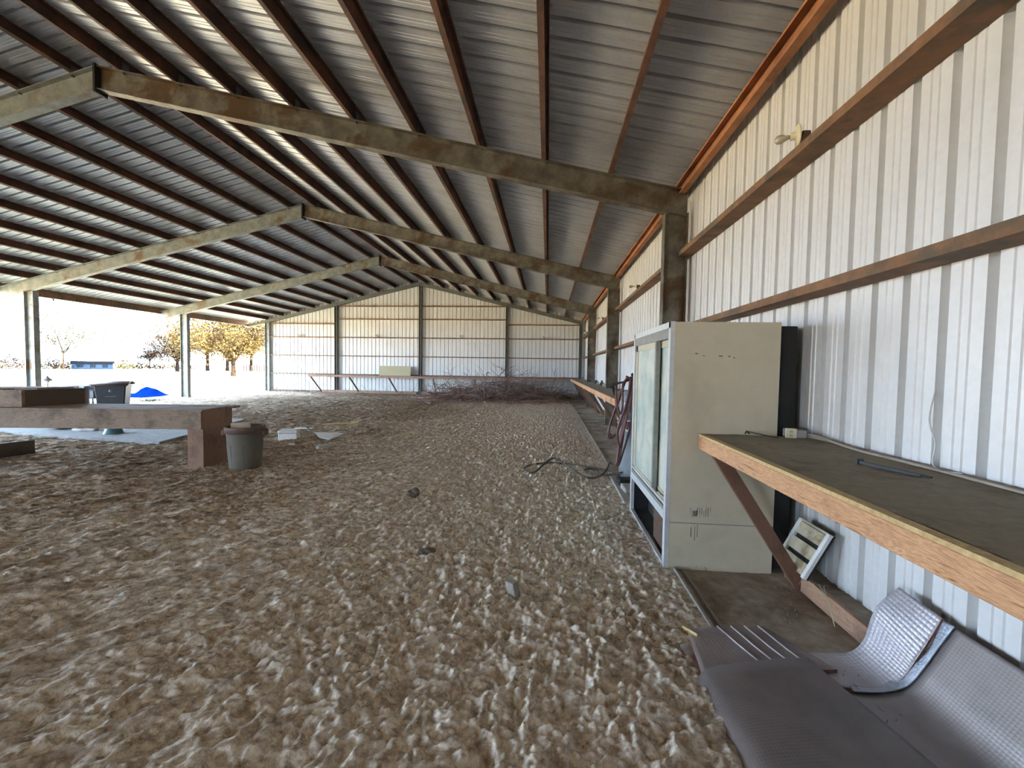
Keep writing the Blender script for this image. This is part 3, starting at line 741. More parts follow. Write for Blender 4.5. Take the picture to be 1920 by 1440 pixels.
MB().tube([(.99, 5.80, 1.41), (.90, 5.80, 1.385), (.845, 5.80, 1.36)], [.02, .026, .014], 8).build('head', M['darkmetal'], nz)
MB().bar((.905, 5.80, 1.375), (.945, 5.80, 1.24), .022, .03, (1,0,0)).build('grip', M['black'], nz, bevel=.004)
MB().tube([(1.16, 5.87, 1.455), (1.13, 5.86, 1.50), (1.10, 5.86, 1.51)], .008, 6).build('trigger', M['black'], nz)
hc = thing('draped_hose', 'red brown hose hanging in long loops over the grey tank', 'hose')
def L(pts, dy=0): return [(x, 5.84+dy+.05*(z > 1.3), z) for x, z in pts]
loops = [
    [(1.15,1.49),(1.08,1.36),(.99,1.08),(.90,.80),(.875,.68),(.90,.62),(.95,.63),(1.02,.74),(1.09,1.0),(1.15,1.28),(1.18,1.48)],
    [(1.13,1.50),(1.05,1.30),(.96,1.02),(.89,.78),(.90,.67),(.96,.66),(1.04,.80),(1.12,1.08),(1.17,1.32),(1.19,1.49)],
    [(1.17,1.50),(1.13,1.20),(1.08,.88),(1.03,.55),(1.00,.30),(1.00,.24),(1.03,.25),(1.08,.42),(1.16,.72),(1.21,1.0),(1.22,1.30),(1.21,1.48)],
    [(1.18,1.49),(1.15,1.15),(1.10,.85),(1.06,.55),(1.02,.33),(1.0,.29),(1.01,.40),(1.05,.66),(1.11,.96),(1.17,1.22),(1.20,1.49)],
    [(.96,1.38),(.955,1.25),(.98,1.08),(1.02,.98),(1.05,1.08),(1.045,1.28),(1.06,1.40),(1.12,1.49)],
    [(1.16,1.48),(1.10,1.15),(1.03,.92),(.98,.74),(.99,.62),(1.02,.52),(1.04,.62),(1.10,.90),(1.16,1.2),(1.19,1.46)],
]
for k, l in enumerate(loops): hose('hose_loop', L(l, -.03*k+.05), .0155, M['hose'], hc)
fh = thing('floor_hose', 'dusty black hose snaking over the dirt in front of the tank', 'hose')
hose('hose', [(1.16,6.05,.13),(1.08,6.15,.17),(.98,6.25,.19),(.88,6.05,.10),(.74,5.93,.03),(.55,5.93,.03),(.36,6.15,.10),(.14,6.45,.17),(-.02,6.28,.12),(-.16,6.06,.04),(-.28,6.10,.02),(-.34,6.30,.03),(-.22,6.55,.03),(.1,6.72,.03),(.5,6.62,.03),(.8,6.45,.03),(.98,6.3,.04)], .0155, M['hose_black'], fh)
hose('hose', [(1.12,6.0,.10),(.98,5.97,.07),(.84,6.0,.05),(.70,6.15,.03),(.58,6.3,.03),(.72,6.42,.03),(.92,6.30,.03),(1.0,6.1,.05)], .014, M['hose_black'], fh)

# ---- insulation sheets (bottom right)
def ruled(name, A, B, th, m, parent, edge=None, n=6, nv=10):
    """thick sheet between two smooth 3-D edge lines, uv in metres"""
    A = spline(A, n); B = spline(B, n); m_ = len(A); vs = []; uv = []
    su = [0]
    for i in range(1, m_): su.append(su[-1]+(A[i]-A[i-1]).length)
    W_ = (B[0]-A[0]).length
    top = [[A[i].lerp(B[i], j/nv) for j in range(nv+1)] for i in range(m_)]
    def nrm(i, j):
        du = top[min(i+1, m_-1)][j]-top[max(i-1, 0)][j]; dv = top[i][min(j+1, nv)]-top[i][max(j-1, 0)]
        q = du.cross(dv).normalized(); return q if q.z > 0 or (abs(q.z) < .2 and q.x < 0) else -q
    N_ = nv+1
    for i in range(m_):
        for j in range(N_): vs.append(top[i][j]); uv.append((su[i], W_*j/nv))
    for i in range(m_):
        for j in range(N_): vs.append(top[i][j]-nrm(i, j)*th); uv.append((su[i], W_*j/nv))
    K = m_*N_; fs = []; mi = []
    for i in range(m_-1):
        for j in range(nv):
            a = i*N_+j; fs.append((a, a+1, a+N_+1, a+N_)); mi.append(0); fs.append((K+a, K+a+N_, K+a+N_+1, K+a+1)); mi.append(0)
    for i in range(m_-1):
        for j in (0, nv):
            a = i*N_+j; fs.append((a, a+N_, K+a+N_, K+a)); mi.append(1)
    for j in range(nv):
        for i in (0, m_-1):
            a = i*N_+j; fs.append((a, a+1, K+a+1, K+a)); mi.append(1)
    me = bpy.data.meshes.new(name); me.from_pydata([tuple(v) for v in vs], [], fs)
    ul = me.uv_layers.new(name='UVMap')
    for lp in me.loops: ul.data[lp.index].uv = uv[lp.vertex_index]
    me.materials.append(m); me.materials.append(edge or m); me.polygons.foreach_set('material_index', mi)
    me.polygons.foreach_set('use_smooth', [k == 0 for k in mi])
    bm = bmesh.new(); bm.from_mesh(me); bmesh.ops.recalc_face_normals(bm, faces=bm.faces); bm.to_mesh(me); bm.free(); me.update()
    return link(name, me, parent)
pc = thing('insulation_strip', 'pale dimpled insulation strip curling up the wall', 'insulation')
ruled('pad', [(1.42,2.37,.018),(1.58,2.375,.020),(1.71,2.38,.03),(1.79,2.385,.10),(1.835,2.39,.25),(1.885,2.395,.33),(1.975,2.40,.41)],
      [(1.46,2.12,.020),(1.60,2.125,.018),(1.72,2.13,.028),(1.80,2.135,.085),(1.86,2.14,.18),(1.91,2.145,.265),(1.975,2.15,.39)], .016, M['pad_light'], pc, M['padedge'])
pd = thing('insulation_sheet', 'large foil-faced insulation sheet curving up the wall at lower right', 'insulation')
Dp = [(1.40,.0,.012),(1.55,0,.012),(1.68,.0,.022),(1.79,0,.06),(1.86,0,.16),(1.92,0,.26),(1.985,0,.375)]
ruled('pad', [(x, 2.105, z) for x, y, z in Dp], [(x+.0, .55, z+.02*(z > .1)) for x, y, z in Dp], .012, M['pad_foil'], pd, M['padedge'], nv=30)
# crinkled foil tape along its left edge
ruled('foil_tape', [(x-.004, 2.145-.02*math.sin(i*2.2), z+.004) for i, (x, y, z) in enumerate(Dp[1:])], [(x-.006, 2.095-.012*math.sin(i*3.1), z+.010) for i, (x, y, z) in enumerate(Dp[1:])], .004, M['foil'], pd, nv=4)
pa = thing('insulation_pad', 'flat mauve dimpled pad with raised grooves lying on the slab edge', 'insulation')
ruled('pad', [(.79,2.36,.02),(.79,2.0,.02),(.80,1.6,.02),(.82,1.0,.02)], [(1.20,2.42,.026),(1.25,2.1,.026),(1.28,1.6,.026),(1.30,1.0,.026)], .016, M['pad_mauve'], pa)
ruled('pad', [(.875,2.505,.022),(1.02,2.535,.024),(1.18,2.55,.024),(1.355,2.58,.024)], [(.82,2.10,.04),(1.10,2.14,.042),(1.32,2.18,.042),(1.545,2.215,.042)], .018, M['pad_mauve'], pa, M['padedge'])
for k in range(4):
    x = 1.07+k*.085
    MB().tube([(x, 2.545+.01*k, .028), (x+.045, 2.36, .040), (x+.11, 2.16, .048)], .0045, 5).build('groove_ridge', M['pad_light'], pa, True)
ps = thing('insulation_cover', 'smooth mauve insulation sheet folded over the dimpled pad in front', 'insulation')
ruled('pad', [(.795,2.10,.02),(.86,2.135,.055),(1.05,2.18,.068),(1.25,2.23,.066),(1.43,2.27,.058)], [(.83,.8,.02),(.93,.8,.055),(1.2,.8,.075),(1.5,.8,.08),(1.72,.8,.075)], .008, M['pad_smooth'], ps, M['pad_mauve'], nv=16)
o = MB().obox((.855,2.525,.01), (.006,0,0), (.05,-.10,.02), (0,0,.018)).build('wood_splinter', M['yellow']); tag(o, 'small yellow wood splinter at the corner of the mauve pad', 'splinter')

# ---- offcut block and clods on the dirt
o = MB().obox((-.255, 2.79, fz(-.23, 2.79)-.012), (.062, -.045, .0), (.035, .045, .004), (-.022, .0, .11)).build('wood_offcut', M['block'], bevel=.003); tag(o, 'small grey wood offcut standing up in the foreground dirt', 'block')
def lump(name, label, cat, c, r_, m, seed, flat=.6):
    bm = bmesh.new(); bmesh.ops.create_icosphere(bm, subdivisions=3, radius=1)
    g = random.Random(seed); off = [g.uniform(0, 9) for _ in range(3)]
    for v_ in bm.verts:
        d = 1+.28*math.sin(v_.co.x*3.1+off[0])*math.sin(v_.co.y*2.7+off[1])+.16*math.sin(v_.co.z*6+off[2]+v_.co.x*5)
        v_.co = V((v_.co.x*r_[0]*d, v_.co.y*r_[1]*d, v_.co.z*r_[2]*d))
    me = bpy.data.meshes.new(name); bm.to_mesh(me); bm.free(); me.materials.append(m)
    o = link(name, me); o.location = c; return tag(o, label, cat)
M['clod'] = plain('dark clod', (.11,.082,.058), .95, 0, (.19,.15,.11), 18, .5)
lump('dirt_clod', 'dark round clod lying in the middle of the dirt floor', 'clod', (-1.59, 4.72, fz(-1.59,4.72)+.04), (.08,.07,.045), M['clod'], 1)
lump('dirt_clod', 'crumbled clod in the dirt left of the wood offcut', 'clod', (-1.0, 3.32, fz(-1.0,3.32)+.03), (.08,.055,.04), M['clod'], 2)

# ---- long table at left
TA = V((-.99, -.13, 0)).normalized(); TB = V((-TA.y, TA.x, 0))*-1
if TB.y < 0: TB = -TB
TP = V((-5.15, 5.60, 0)); UZ = V((0,0,1))
tb = thing('plank_table', 'long low weathered plank table at the left of the dirt floor', 'table')
for k in range(4):
    MB().obox(TP - TA*(.03+.10*(k == 3)) - TB*.02 + TB*(.19*k) + UZ*.872, TA*4.7, TB*.184, UZ*(.030+.002*(k % 2))).build('top_plank', M['grey_wood'], tb, bevel=.003)
MB().obox(TP + UZ*.605, TA*4.6, TB*.04, UZ*.266).build('front_apron', M['grey_wood'], tb, bevel=.003)
MB().obox(TP + TB*.68 + UZ*.605, TA*4.6, TB*.04, UZ*.266).build('back_apron', M['grey_wood'], tb)
MB().obox(TP + TB*.042 + UZ*.605, TA*.04, TB*.636, UZ*.266).build('end_apron', M['red_wood'], tb)
for a, w in ((0.0, .23), (4.2, .25)):
    for b_ in (.041, .60):
        MB().obox(TP + TA*a + TB*b_, TA*w, TB*.04, UZ*.604).build('leg', M['red_wood'], tb, bevel=.003)
        MB().obox(TP + TA*a + TB*(b_+.041 if b_ < .3 else b_-.001), TA*.035, TB*.28 if b_ < .3 else TB*-.239, UZ*.604).build('leg_brace', M['red_wood'], tb)
MB().obox(TP + TA*.04 + TB*.20, TA*-.035, TB*.75, UZ*.20).build('foot_board', M['red_wood'], tb)
MB().obox(V((-8.77, 6.18, 0)), V((-.25, -1.05, 0)), V((-.04, .01, 0)), UZ*.235).build('foot_board', M['dark_wood'], tb)
# wooden box on it
bx = thing('wooden_box', 'open wooden box standing on the left end of the plank table', 'box')
B0 = V((-7.76, 5.33, .904)); ba, bb = TA*1.15, (V((.19, .72, 0)))
MB().obox(B0, ba, bb*.05, UZ*.255).build('side_board', M['grey_wood'], bx, bevel=.003)
MB().obox(B0 + bb*.95, ba, bb*.05, UZ*.255).build('side_board', M['grey_wood'], bx, bevel=.003)
MB().obox(B0 + bb*.051 - TA*.0, TA*.035, bb*.898, UZ*.25).build('end_board', M['dark_wood'], bx)  # end turned from the light, its shade put into the darker wood
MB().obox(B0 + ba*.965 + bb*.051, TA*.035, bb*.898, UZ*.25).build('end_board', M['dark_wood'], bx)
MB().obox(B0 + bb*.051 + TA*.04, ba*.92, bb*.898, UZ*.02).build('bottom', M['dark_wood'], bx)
o = MB().obox(B0 + bb*.25 + TA*.03 + UZ*.258, TA*.9, bb*.55, UZ*.02).build('loose_plank', M['grey_wood']); tag(o, 'weathered plank laid across the wooden box', 'plank')
# trash can
cn = thing('trash_can', 'dusty olive plastic trash can at the end of the plank table', 'trash can', loc=(-4.64, 5.84, -.01), rz=.25)
pr = [(.205,0),(.212,.02),(.222,.15),(.236,.40),(.246,.56),(.252,.57),(.254,.61)]
mb = MB().lathe(pr + [(.240,.61),(.226,.40),(.205,.05),(.0001,.04)], 32); mb.build('bucket', M['can'], cn, True)
MB().lathe([(.252,.555),(.262,.56),(.272,.635),(.268,.65),(.250,.65),(.248,.60)], 32).build('rim', M['canrim'], cn, True)
for s in (-1, 1):
    MB().obox((s*.245-.02*s, -.07, .52), (s*.085, 0, -.02), (0, .14, 0), (0, 0, .10)).build('handle', M['canrim'], cn, bevel=.015)
for a in range(8):
    t_ = a*math.pi/4+.3; c_, s_ = math.cos(t_), math.sin(t_)
    MB().tube([(c_*.208, s_*.208, .03), (c_*.236, s_*.236, .38)], .006, 5).build('rib', M['can'], cn, True)
o = MB().obox((-4.78, 5.72, .50), (.26, .03, .02), (.03, .012, 0), (-.02, .03, .19)).build('cardboard_scrap', M['card']); tag(o, 'tan cardboard scrap sticking out of the trash can', 'cardboard')
# litter: foam box, sheets
fb = thing('foam_box', 'white foam box standing on the dirt right of the trash can', 'box', loc=(-5.62, 8.0, fz(-5.5, 8.1)-.01), rz=.32)
MB().box((0,0,0), (.36,.26,.155)).build('tub', M['foam'], fb, bevel=.012); MB().box((-.008,-.008,.16), (.368,.268,.215)).build('lid', M['foam'], fb, bevel=.012)
MB().box((.05,.04,.216), (.31,.22,.226)).build('lid_panel', M['foam'], fb, bevel=.004)
sh = thing('crumpled_sheet', 'pale crumpled panel lying on the dirt beyond the foam box', 'panel')
z_ = fz(-4.7, 8.3)
MB().add([(-5.15,8.55,z_+.05),(-4.48,8.60,z_+.04),(-4.50,8.02,z_+.015),(-4.78,8.10,z_+.03),(-5.15,8.55,z_+.075),(-4.48,8.60,z_+.065),(-4.50,8.02,z_+.04),(-4.78,8.10,z_+.055)], [(0,1,2,3),(7,6,5,4),(0,4,5,1),(1,5,6,2),(2,6,7,3),(3,7,4,0)]).build('sheet', M['trim'], sh)
MB().tube([(-4.78,8.05,z_+.04),(-5.1,8.5,z_+.06),(-5.30,8.62,z_+.12),(-5.36,8.6,z_+.17)], .012, 6).build('edge_rail', M['darkmetal'], sh, True)
ys_ = thing('yellow_stick', 'pale yellow handled stick lying on the dirt', 'stick')
MB().tube([(-5.84,10.05,.05),(-5.2,10.45,.055)], .018, 7).build('shaft', M['yellow'], ys_); MB().bar((-5.25,10.43,.06),(-5.08,10.53,.07), .09, .05).build('head', M['yellow'], ys_, bevel=.01)
lump('crumpled_paper', 'crumpled white paper ball on the dirt before the pale panel', 'paper', (-4.24, 7.32, fz(-4.24,7.32)+.03), (.115,.075,.05), M['rag'], 5)
lump('crumpled_paper', 'small white paper scrap on the dirt beside the trash can', 'paper', (-5.0, 7.55, fz(-5.0,7.55)+.012), (.08,.05,.022), M['rag'], 6)
o = MB().obox((-6.15, 9.35, .03), (.42,.05,.0), (-.02,.14,0), (0,0,.014)).build('flat_card', M['white']); tag(o, 'flat white card on the dirt behind the trash can', 'card')
# concrete pad with pan, rag and scraps
pad = [(-13.8,8.2),(-10.8,7.6),(-7.55,7.25),(-8.4,10.6),(-13.8,11.6)]
o = MB().extrude(pad, (0,0,-.05), (1,0,0), (0,1,0), (0,0,.095)).build('floor_pad', M['kerb'], bevel=.01); tag(o, 'low concrete pad behind the plank table', kind='structure')
o = MB().lathe([(.18,0),(.17,.01),(.13,.12),(.115,.135),(.02,.137)], 24, (-9.35, 7.95, .045)).build('upturned_pan', M['teal'], None, True); tag(o, 'teal enamel pan upturned on the concrete pad', 'pan')
lump('rag', 'crumpled pale rag on the concrete pad beside the pan', 'rag', (-10.3, 8.2, .09), (.26,.12,.075), M['rag'], 9)
lump('dark_bag', 'dark sagging bag on the concrete pad under the table', 'bag', (-11.1, 8.3, .11), (.30,.16,.11), M['bin'], 12)

# ---- bins and odds at the open left side
def wheel_bin(label, loc, rz, lid):
    t = thing('wheeled_bin', label, 'bin', loc=loc, rz=rz)
    lo = [(-.26,-.28),(.26,-.28),(.26,.28),(-.26,.28)]; hi = [(-.34,-.40),(.34,-.40),(.34,.42),(-.34,.42)]
    vs = [(x, y, .04) for x, y in lo] + [(x, y, .94) for x, y in hi]
    MB().add(vs, [(3,2,1,0),(4,5,6,7),(0,1,5,4),(1,2,6,5),(2,3,7,6),(3,0,4,7)]).build('tub', M['bin'], t, bevel=.03)
    MB().obox((-.38,-.44,.90), (.76,0,0), (0,.88,0), (0,0,.05)).build('rim', M['bin'], t, bevel=.015)
    n = 9; vs = []
    for i in range(n):
        y = -.46+.94*i/(n-1); z = .955+.085*math.sin(math.pi*i/(n-1))
        vs += [(-.40, y, z), (.40, y, z), (-.40, y, z-.03), (.40, y, z-.03)]
    fs = []
    for i in range(n-1):
        a = 4*i; fs += [(a,a+1,a+5,a+4),(a+2,a+6,a+7,a+3),(a,a+4,a+6,a+2),(a+1,a+3,a+7,a+5)]
    fs += [(0,2,3,1),(4*n-4,4*n-3,4*n-1,4*n-2)]
    MB().add(vs, fs).build('lid', lid, t, True)
    MB().tube([(-.3,.50,.93),(.3,.50,.93)], .018, 8).build('handle', M['bin'], t, True)
    for s in (-1, 1): MB().lathe([(.12,-.03),(.13,0),(.12,.03)], 16, (s*.30,.30,.12), (1,0,0)).build('wheel', M['black'], t, True)
    e = MB().add([(0,-.362,.70),(.045,-.372,.755),(0,-.384,.81),(-.045,-.372,.755),(0,-.392,.755)], [(0,1,4),(1,2,4),(2,3,4),(3,0,4)]).build('emblem', M['emblem'], t)
    MB().box((-.11,-.366,.60), (.11,-.35,.615)).build('moulded_line', M['emblem'], t)
    return t
wheel_bin('black wheeled bin with curved brown lid beyond the plank table', (-12.62, 10.75, 0), R_(38), M['binlid'])
gl = thing('covered_grill', 'long low brown domed grill behind the wooden box', 'grill', loc=(-14.0, 10.9, 0), rz=R_(8))
n = 12; mb = MB(); vs = []
for i in range(n+1):
    t_ = i/n; w = math.sin(math.pi*min(max(t_, .03), .97))**.45
    for k in range(9):
        a = math.pi*k/8; vs.append((-.82+1.64*t_, -.30*w*math.cos(a), .76+.15*w*math.sin(a)))
mb.add(vs, [(i*9+k, i*9+k+1, (i+1)*9+k+1, (i+1)*9+k) for i in range(n) for k in range(8)] + [tuple(range(9)), tuple(n*9+k for k in range(9))]).build('lid', M['binlid'], gl, True)
MB().box((-.75,-.28,.50), (.75,.28,.755)).build('firebox', M['bin'], gl, bevel=.03)
for x in (-.65, .65):
    for y in (-.22, .22): MB().tube([(x, y, 0), (x, y, .51)], .02, 6).build('leg', M['darkmetal'], gl)
for k in range(4): MB().lathe([(.0,-.03),(.03,-.01),(.03,.01),(.0,.03)], 10, (-.98+k*.07, -.1+.04*k, .79+.02*(k % 2))).build('chrome_knob', M['trim'], gl, True)
MB().tube([(-1.02,-.12,.80),(-.75,0,.83)], .012, 6).build('chrome_bar', M['trim'], gl)
gp = thing('garden_lamp', 'small garden lamp with conical cap at the open left side', 'lamp', loc=(-15.25, 11.1, 0))
MB().tube([(0,0,0), (0,0,.96)], .015, 6).build('stake', M['darkmetal'], gp)
MB().lathe([(.13,0),(.11,.03),(.03,.11),(.02,.15),(.004,.17)], 14, (0,0,.98)).build('cap', M['kerb'], gp, True)
MB().lathe([(.04,-.06),(.05,0)], 10, (0,0,.98)).build('lens', M['white'], gp, True)
bp = MB().obox((-12.98, 10.15, .045), (.14, .02, 0), (-.03, .16, 0), (0, 0, .86)).build('blue_post', plain('plain pale blue', (.22,.30,.55), .5, 0, (.18,.25,.48), 5), bevel=.01); tag(bp, 'plain pale blue post between the box and the wheeled bin', 'post')  # narrow upright block in a pale blue tone
# blue tarp heap
me = None; xs_ = np.linspace(-1.7, 1.7, 40); ys_2 = np.linspace(-.9, .9, 22)
tp = hgrid('blue_tarp', -22.6, -19.2, 17.6, 19.2, .09, .08, lambda X, Y: -.09+np.clip((.40*np.exp(-((X+20.05)/.50)**2-((Y-18.75)/.5)**2)+.40*np.exp(-((X+21.05)/.42)**2-((Y-18.0)/.5)**2)+.34*np.exp(-((X+22.1)/.4)**2-((Y-18.2)/.5)**2))*(1+.5*fbm(X*3, Y*3, 7, 4))+.02*fbm(X*6, Y*6, 8, 3), 0.002, 1), M['tarp']); tag(tp, 'heaped bright blue tarp on the ground outside', 'tarp')

# ---- brush pile
def twig_cloud(name, label, cat, boxf, count, seed, r0, m, kind='stuff', parent=None, ymax=21.85):
    g = random.Random(seed); mb = MB()
    for i in range(count):
        p, d, ln = boxf(g); pts = [V(p)]; d = V(d).normalized()
        ns = 5
        for k in range(ns):
            d = (d + V((g.uniform(-.5,.5), g.uniform(-.5,.5), g.uniform(-.45,.30)))).normalized()
            q = pts[-1] + d*ln/ns
            if q.z < .02: q.z = .02 + g.random()*.03
            q.x = min(q.x, 1.5); q.y = min(q.y, ymax)
            pts.append(q)
        rr = r0*g.uniform(.5, 1.4)
        mb.tube(pts, [rr*(1-.75*k/ns) for k in range(ns+1)], 3, False)
        for k in range(1, ns):
            if g.random() < .7:
                dd = (d + V((g.uniform(-1,1), g.uniform(-1,1), g.uniform(-.2,.8)))).normalized(); l2 = ln*g.uniform(.12,.35)
                q = pts[k] + dd*l2
                if q.z < .02: q.z = .03
                q.x = min(q.x, 1.5); q.y = min(q.y, ymax)
                mb.tube([pts[k], pts[k].lerp(q, .5)+V((g.uniform(-.04,.04),)*3), q], [rr*.55, rr*.4, rr*.15], 3, False)
    o = mb.build(name, m, parent, fix=False)
    return tag(o, label, cat, kind=kind) if not parent else tag(o, kind=kind)
def brush(g):
    t_ = g.random(); x = -5.6+6.0*t_ + g.gauss(0, .3); hmax = .85*math.exp(-((x+2.4)/1.9)**2)+.14
    y = 19.6 + g.gauss(0, .95) + .9*max(0, x+1)*.5; z = .03 + hmax*g.random()**1.5
    return (x, y, z), (g.uniform(-1,1), g.uniform(-.5,.5), g.uniform(-.1,.35)), g.uniform(.5, 1.9)
twig_cloud('brush_pile', 'tangled pile of dead brown branches before the far gable bench', 'brush pile', brush, 900, 3, .016, M['branch'])
def weeds(g):
    x = g.choice((-15.6,-14.2,-12.0,-10.6,-9.3,-7.8,-6.3,-5.0,-3.4,-1.2))+g.gauss(0, .35)
    return (x, 21.6+g.gauss(0,.15) if x > -13 else 22.3, .02), (g.uniform(-.5,.5), g.uniform(-.3,.3), 1.4), g.uniform(.3, 1.1)
twig_cloud('dry_weeds', 'thin dry weeds growing along the foot of the gable wall', 'weeds', weeds, 90, 5, .006, M['weed'])
lb = [((-6.35,19.4),(-5.3,19.15),'short pale-ended timber offcut left of the brush pile'), ((-5.9,18.5),(-4.6,18.9),'thin branch-like stick before the left of the brush pile'), ((-1.6,18.4),(.8,19.2),'long dark timber lying before the right end of the brush pile'), ((-.9,20.9),(1.0,20.7),'reddish timber behind the right end of the brush pile')]
for (a, b_, lab) in lb:
    o = MB().bar((a[0], a[1], .07), (b_[0], b_[1], .07), .09, .09).build('timber', M['benchx'], bevel=.005); tag(o, lab, 'timber')

# ---- loose litter: pale chips and straw
g = random.Random(11); mb = MB()
for i in range(2600):
    x = g.uniform(-15, .9); y = 2.2 + 20*g.random()**1.6
    z = 0.012 + float(0); s = g.uniform(.006, .022)*(1+.03*y); a = g.uniform(0, 6.28)
    mb.chip = (x, y, s, a); c_, s_ = math.cos(a)*s, math.sin(a)*s
    mb.v += [(x-c_, y-s_, i), (x+s_*.4, y-c_*.4, i), (x+c_, y+s_, i), (x-s_*.4, y+c_*.4, i), (x, y, i)]
    n = len(mb.v)-5; mb.f += [(n,n+1,n+4),(n+1,n+2,n+4),(n+2,n+3,n+4),(n+3,n,n+4)]
arr = np.array(mb.v); hz = dirt_h(arr[:, 0], arr[:, 1]); top = np.array([.010 if k % 5 == 4 else .002 for k in range(len(arr))])
arr[:, 2] = hz + top + np.array([.012*g.random() for _ in range(len(arr))])
mb.v = [tuple(p) for p in arr]
tag(mb.build('litter_chips', M['straw'], None, fix=False), 'small pale straw and chips strewn over the dirt', 'litter', kind='stuff')
mb = MB()
for i in range(170):
    x = g.uniform(1.14, 1.86); y = 1.9+1.5*g.random(); a = g.uniform(0, 3.14); l = g.uniform(.006, .028)
    mb.tube([(x, y, .014), (x+l*math.cos(a), y+l*math.sin(a), .016+.014*g.random())], .0016, 3, False)
tag(mb.build('straw_bits', M['weed'], None, fix=False), 'straw bits scattered on the concrete below the near bench', 'straw', kind='stuff')
hw = thing('dry_stems', 'thin curled dry stems beside the slatted panel', 'stems')
for k in range(5):
    g2 = random.Random(40+k); hose('stem', [(1.80+.05*k, 2.98, .10), (1.78, 2.90-.05*k, .16+.02*k), (1.84, 2.75, .12), (1.80, 2.62, .03)], .0018, M['straw'], hw, 4, 4)

# ---- outside: trees, hedge, house, fence
def leaf_mesh(pts, s, g, per):
    mb = MB()
    for p in pts:
        for _ in range(per):
            q = p + V((g.gauss(0,1), g.gauss(0,1), g.gauss(0,.8)))*s*2.2
            a = V((g.uniform(-1,1), g.uniform(-1,1), g.uniform(-1,1))).normalized()*s*g.uniform(.5,1.2); b_ = a.orthogonal().normalized()*s*g.uniform(.4,.9)
            n = len(mb.v); mb.v += [tuple(q-a), tuple(q-b_), tuple(q+a), tuple(q+b_)]; mb.f.append((n,n+1,n+2,n+3))
    return mb
def tree(label, base, h, rad, trunk_h, seed, leaf, bark, ls, n_leaf, group='trees outside', r0=.2, flat=.75, hollow=.35):
    """trunk, limbs fanning out to points inside a rounded crown, leaf blades round the twig ends"""
    g = random.Random(seed); t = thing('tree', label, 'tree', group, base); mb = MB(); tips = []
    tr_ = MB(); tr_.tube([(0,0,-.15),(.03,0,trunk_h*.5),(0.05,0,trunk_h)], [r0*1.3, r0, r0*.9], 8, False); tr_.build('trunk', bark, t, True, fix=False)
    o = V((.05, 0, trunk_h*.95)); c = V((0, 0, trunk_h*.75 + (h-trunk_h)*.45))
    for i in range(16):
        a = 2*math.pi*i/16+g.uniform(-.2,.2); e = g.uniform(-.05, 1.25)
        lim = V((math.cos(a)*math.cos(e)*rad, math.sin(a)*math.cos(e)*rad, math.sin(e)*(h-c.z)*.95 + c.z - trunk_h*.4))*1
        lim = V((lim.x, lim.y, max(lim.z, trunk_h*.9+.3)))
        m1 = o.lerp(lim, .4) + V((0,0,.10*h)) + V((g.gauss(0,.15), g.gauss(0,.15), 0)); pts = spline([o, m1, lim], 4)
        mb.tube(pts, [r0*.45*(1-.8*k/(len(pts)-1)) for k in range(len(pts))], 4, False)
        for k in range(3, len(pts)):
            for _ in range(4):
                q = pts[k] + V((g.gauss(0,1), g.gauss(0,1), g.gauss(.15,.8)))*rad*.22
                mb.tube([pts[k], pts[k].lerp(q, .5)+V((0,0,.12)), q], [r0*.13, r0*.09, r0*.03], 3, False); tips += [q, pts[k].lerp(q, .6)]
                for _ in range(2):
                    q2 = q + V((g.gauss(0,1), g.gauss(0,1), g.gauss(.1,.8)))*rad*.12; mb.tube([q, q2], [r0*.06, r0*.02], 3, False); tips.append(q2)
    mb.build('branches', bark, t, fix=False)
    per = max(1, n_leaf//len(tips)); leaf_mesh(tips, ls, g, per).build('crown', leaf, t, fix=False)
    return t
tree('large rounded yellow autumn tree seen between the post and the gable', (-40.8, 49.4, -.1), 10.5, 6.2, 1.8, 21, M['leaf_yellow'], M['bark'], .15, 15000, r0=.26)
tree('smaller russet tree just left of the far post', (-68.7, 69.7, -.1), 8.0, 3.8, 1.8, 5, M['leaf_rust'], M['barkdark'], .19, 3400, r0=.28)
tree('tall sparse tree with yellow green tips at far left', (-92, 69.5, -.1), 12.5, 6.0, 3.2, 9, M['leaf_green'], M['bark'], .15, 1100, r0=.13)
tree('small dark tree far away in the gap between the posts', (-97, 91, -.1), 5.6, 2.6, 2.0, 33, M['leaf_dark'], M['barkdark'], .15, 700, r0=.12)
for k, (x, y, lab) in enumerate(((-71, 79, 'dark tree trunk row behind the yellow tree, left one'), (-69.5, 82.5, 'dark tree trunk row behind the yellow tree, middle one'), (-67.5, 87, 'dark tree trunk row behind the yellow tree, right one'))):
    tree(lab, (x, y, -.1), 9.5, 4.0, 3.4, 60+k, M['leaf_yellow'], M['barkdark'], .16, 1800, r0=.3)
def bush(label, base, r_, m, seed):
    g = random.Random(seed); t = thing('bush', label, 'bush', 'far hedge bushes', base)
    pts = []; 
    for i in range(70):
        u = V((g.gauss(0,1), g.gauss(0,1), abs(g.gauss(0,1)))).normalized()*g.random()**.4; pts.append(V((u.x*r_[0], u.y*r_[1], u.z*r_[2])))
    leaf_mesh(pts, .2, g, 5).build('foliage', m, t, fix=False)
    mb = MB()
    for i in range(6): mb.tube([(0,0,0), pts[i]*.6], .04, 3, False)
    mb.build('stems', M['barkdark'], t, fix=False); return t
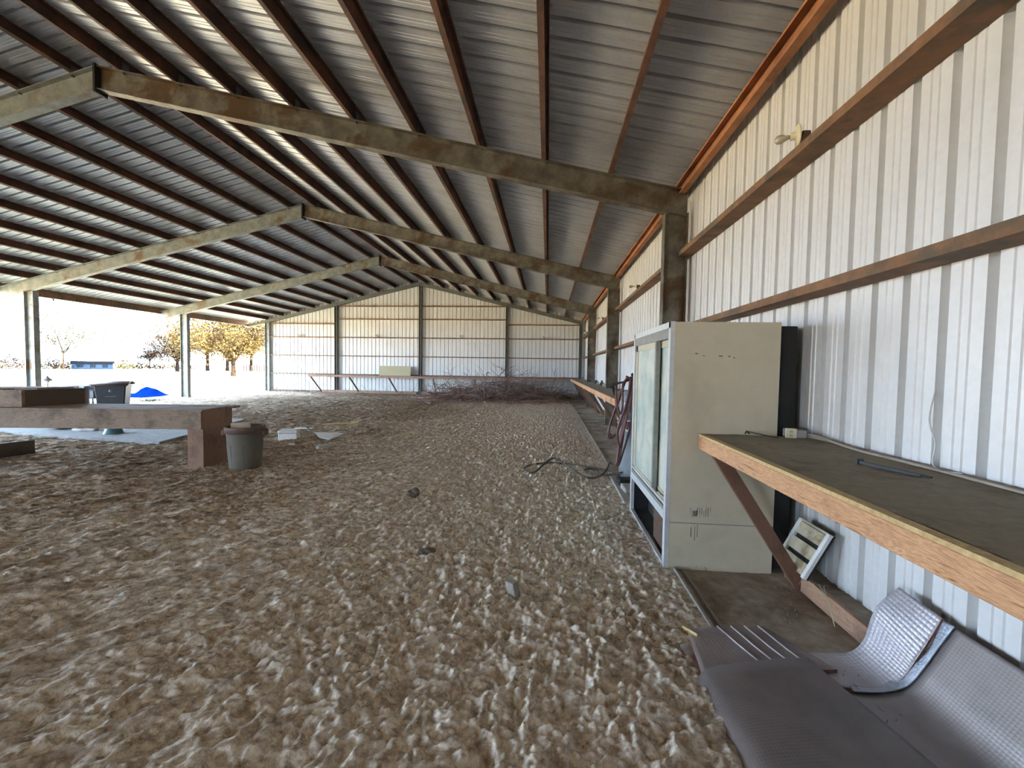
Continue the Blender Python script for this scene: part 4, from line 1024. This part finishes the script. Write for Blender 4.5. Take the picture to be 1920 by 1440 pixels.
bs = [((-101,68),(3.0,2,2.6),'leaf_rust','russet bush at the far left edge of the lawn'), ((-101,74),(3.4,2,2.0),'leaf_rust','low brown bush just right of the second post'),
      ((-103,77.5),(3.4,2,1.8),'leaf_dark','dark hedge bush left of the blue house'), ((-99,90.5),(2.6,2,1.8),'leaf_dark','dark hedge bush right of the blue house'),
      ((-100,97),(4.0,2,1.3),'leaf_dark','low dark hedge under the small far tree'), ((-92,95),(4.5,2,1.2),'leaf_dark','long low dark hedge left of the russet tree'),
      ((-97,85),(1.6,1.5,2.8),'leaf_green','green yellow bush beside the blue house')]
for k, ((x, y), r_, m_, lab) in enumerate(bs): bush(lab, (x, y, -.1), r_, M[m_], 80+k)
hs = thing('blue_house', 'low blue grey house far across the lawn', 'house', loc=(-95, 77.0, -.1), rz=R_(50))
MB().box((-3.0,-2,0), (3.0,2,1.25)).build('wall', M['bluehouse'], hs)
MB().extrude([(-2.3,1.25),(2.3,1.25),(0,1.75)], (-3.2,0,0), (0,1,0), (0,0,1), (6.4,0,0)).build('roof', M['blueroof'], hs)
for x in (-1.8, 0, 1.8):
    w_ = MB().box((x-.4,-2.04,.45), (x+.4,-2.0,1.0)).build('window', M['blueroof'], hs); MB().box((x-.34,-2.06,.5), (x+.34,-2.04,.95)).build('pane', M['glassdark'], w_)
fn_ = thing('picket_fence', 'grey picket fence far behind the yellow tree', 'fence', loc=(-62.5, 88, -.1), rz=R_(38))
for k in range(26): MB().box((-6+k*.48, -.03, 0), (-5.75+k*.48, .03, 1.35+.1*(k % 3))).build('picket', M['fence'], fn_)
for z in (.35, 1.05): MB().box((-6.05, .03, z), (6.4, .08, z+.1)).build('rail', M['fence'], fn_)
# grass tufts at the kerb
mb = MB(); g = random.Random(4)
for i in range(700):
    x = -16.95 - abs(g.gauss(0, .5)); y = g.uniform(11, 22.5); h = g.uniform(.06, .18)
    mb.tube([(x, y, -.1), (x+g.gauss(0,.03), y+g.gauss(0,.03), -.05+h)], [.006, .001], 3, False)
for i in range(160):
    x = -16.2 + g.gauss(0, .22); y = 15.3+g.gauss(0, .28); mb.tube([(x, y, .0), (x+g.gauss(0,.04), y+g.gauss(0,.04), g.uniform(.05,.17))], [.007, .001], 3, False)
tag(mb.build('grass_tufts', plain('green grass', (.035,.06,.018), .9, 0, (.06,.065,.03), 2, spec=0), None, fix=False), 'green grass tufts along the open concrete edge', 'grass', kind='stuff')
print('objects done')
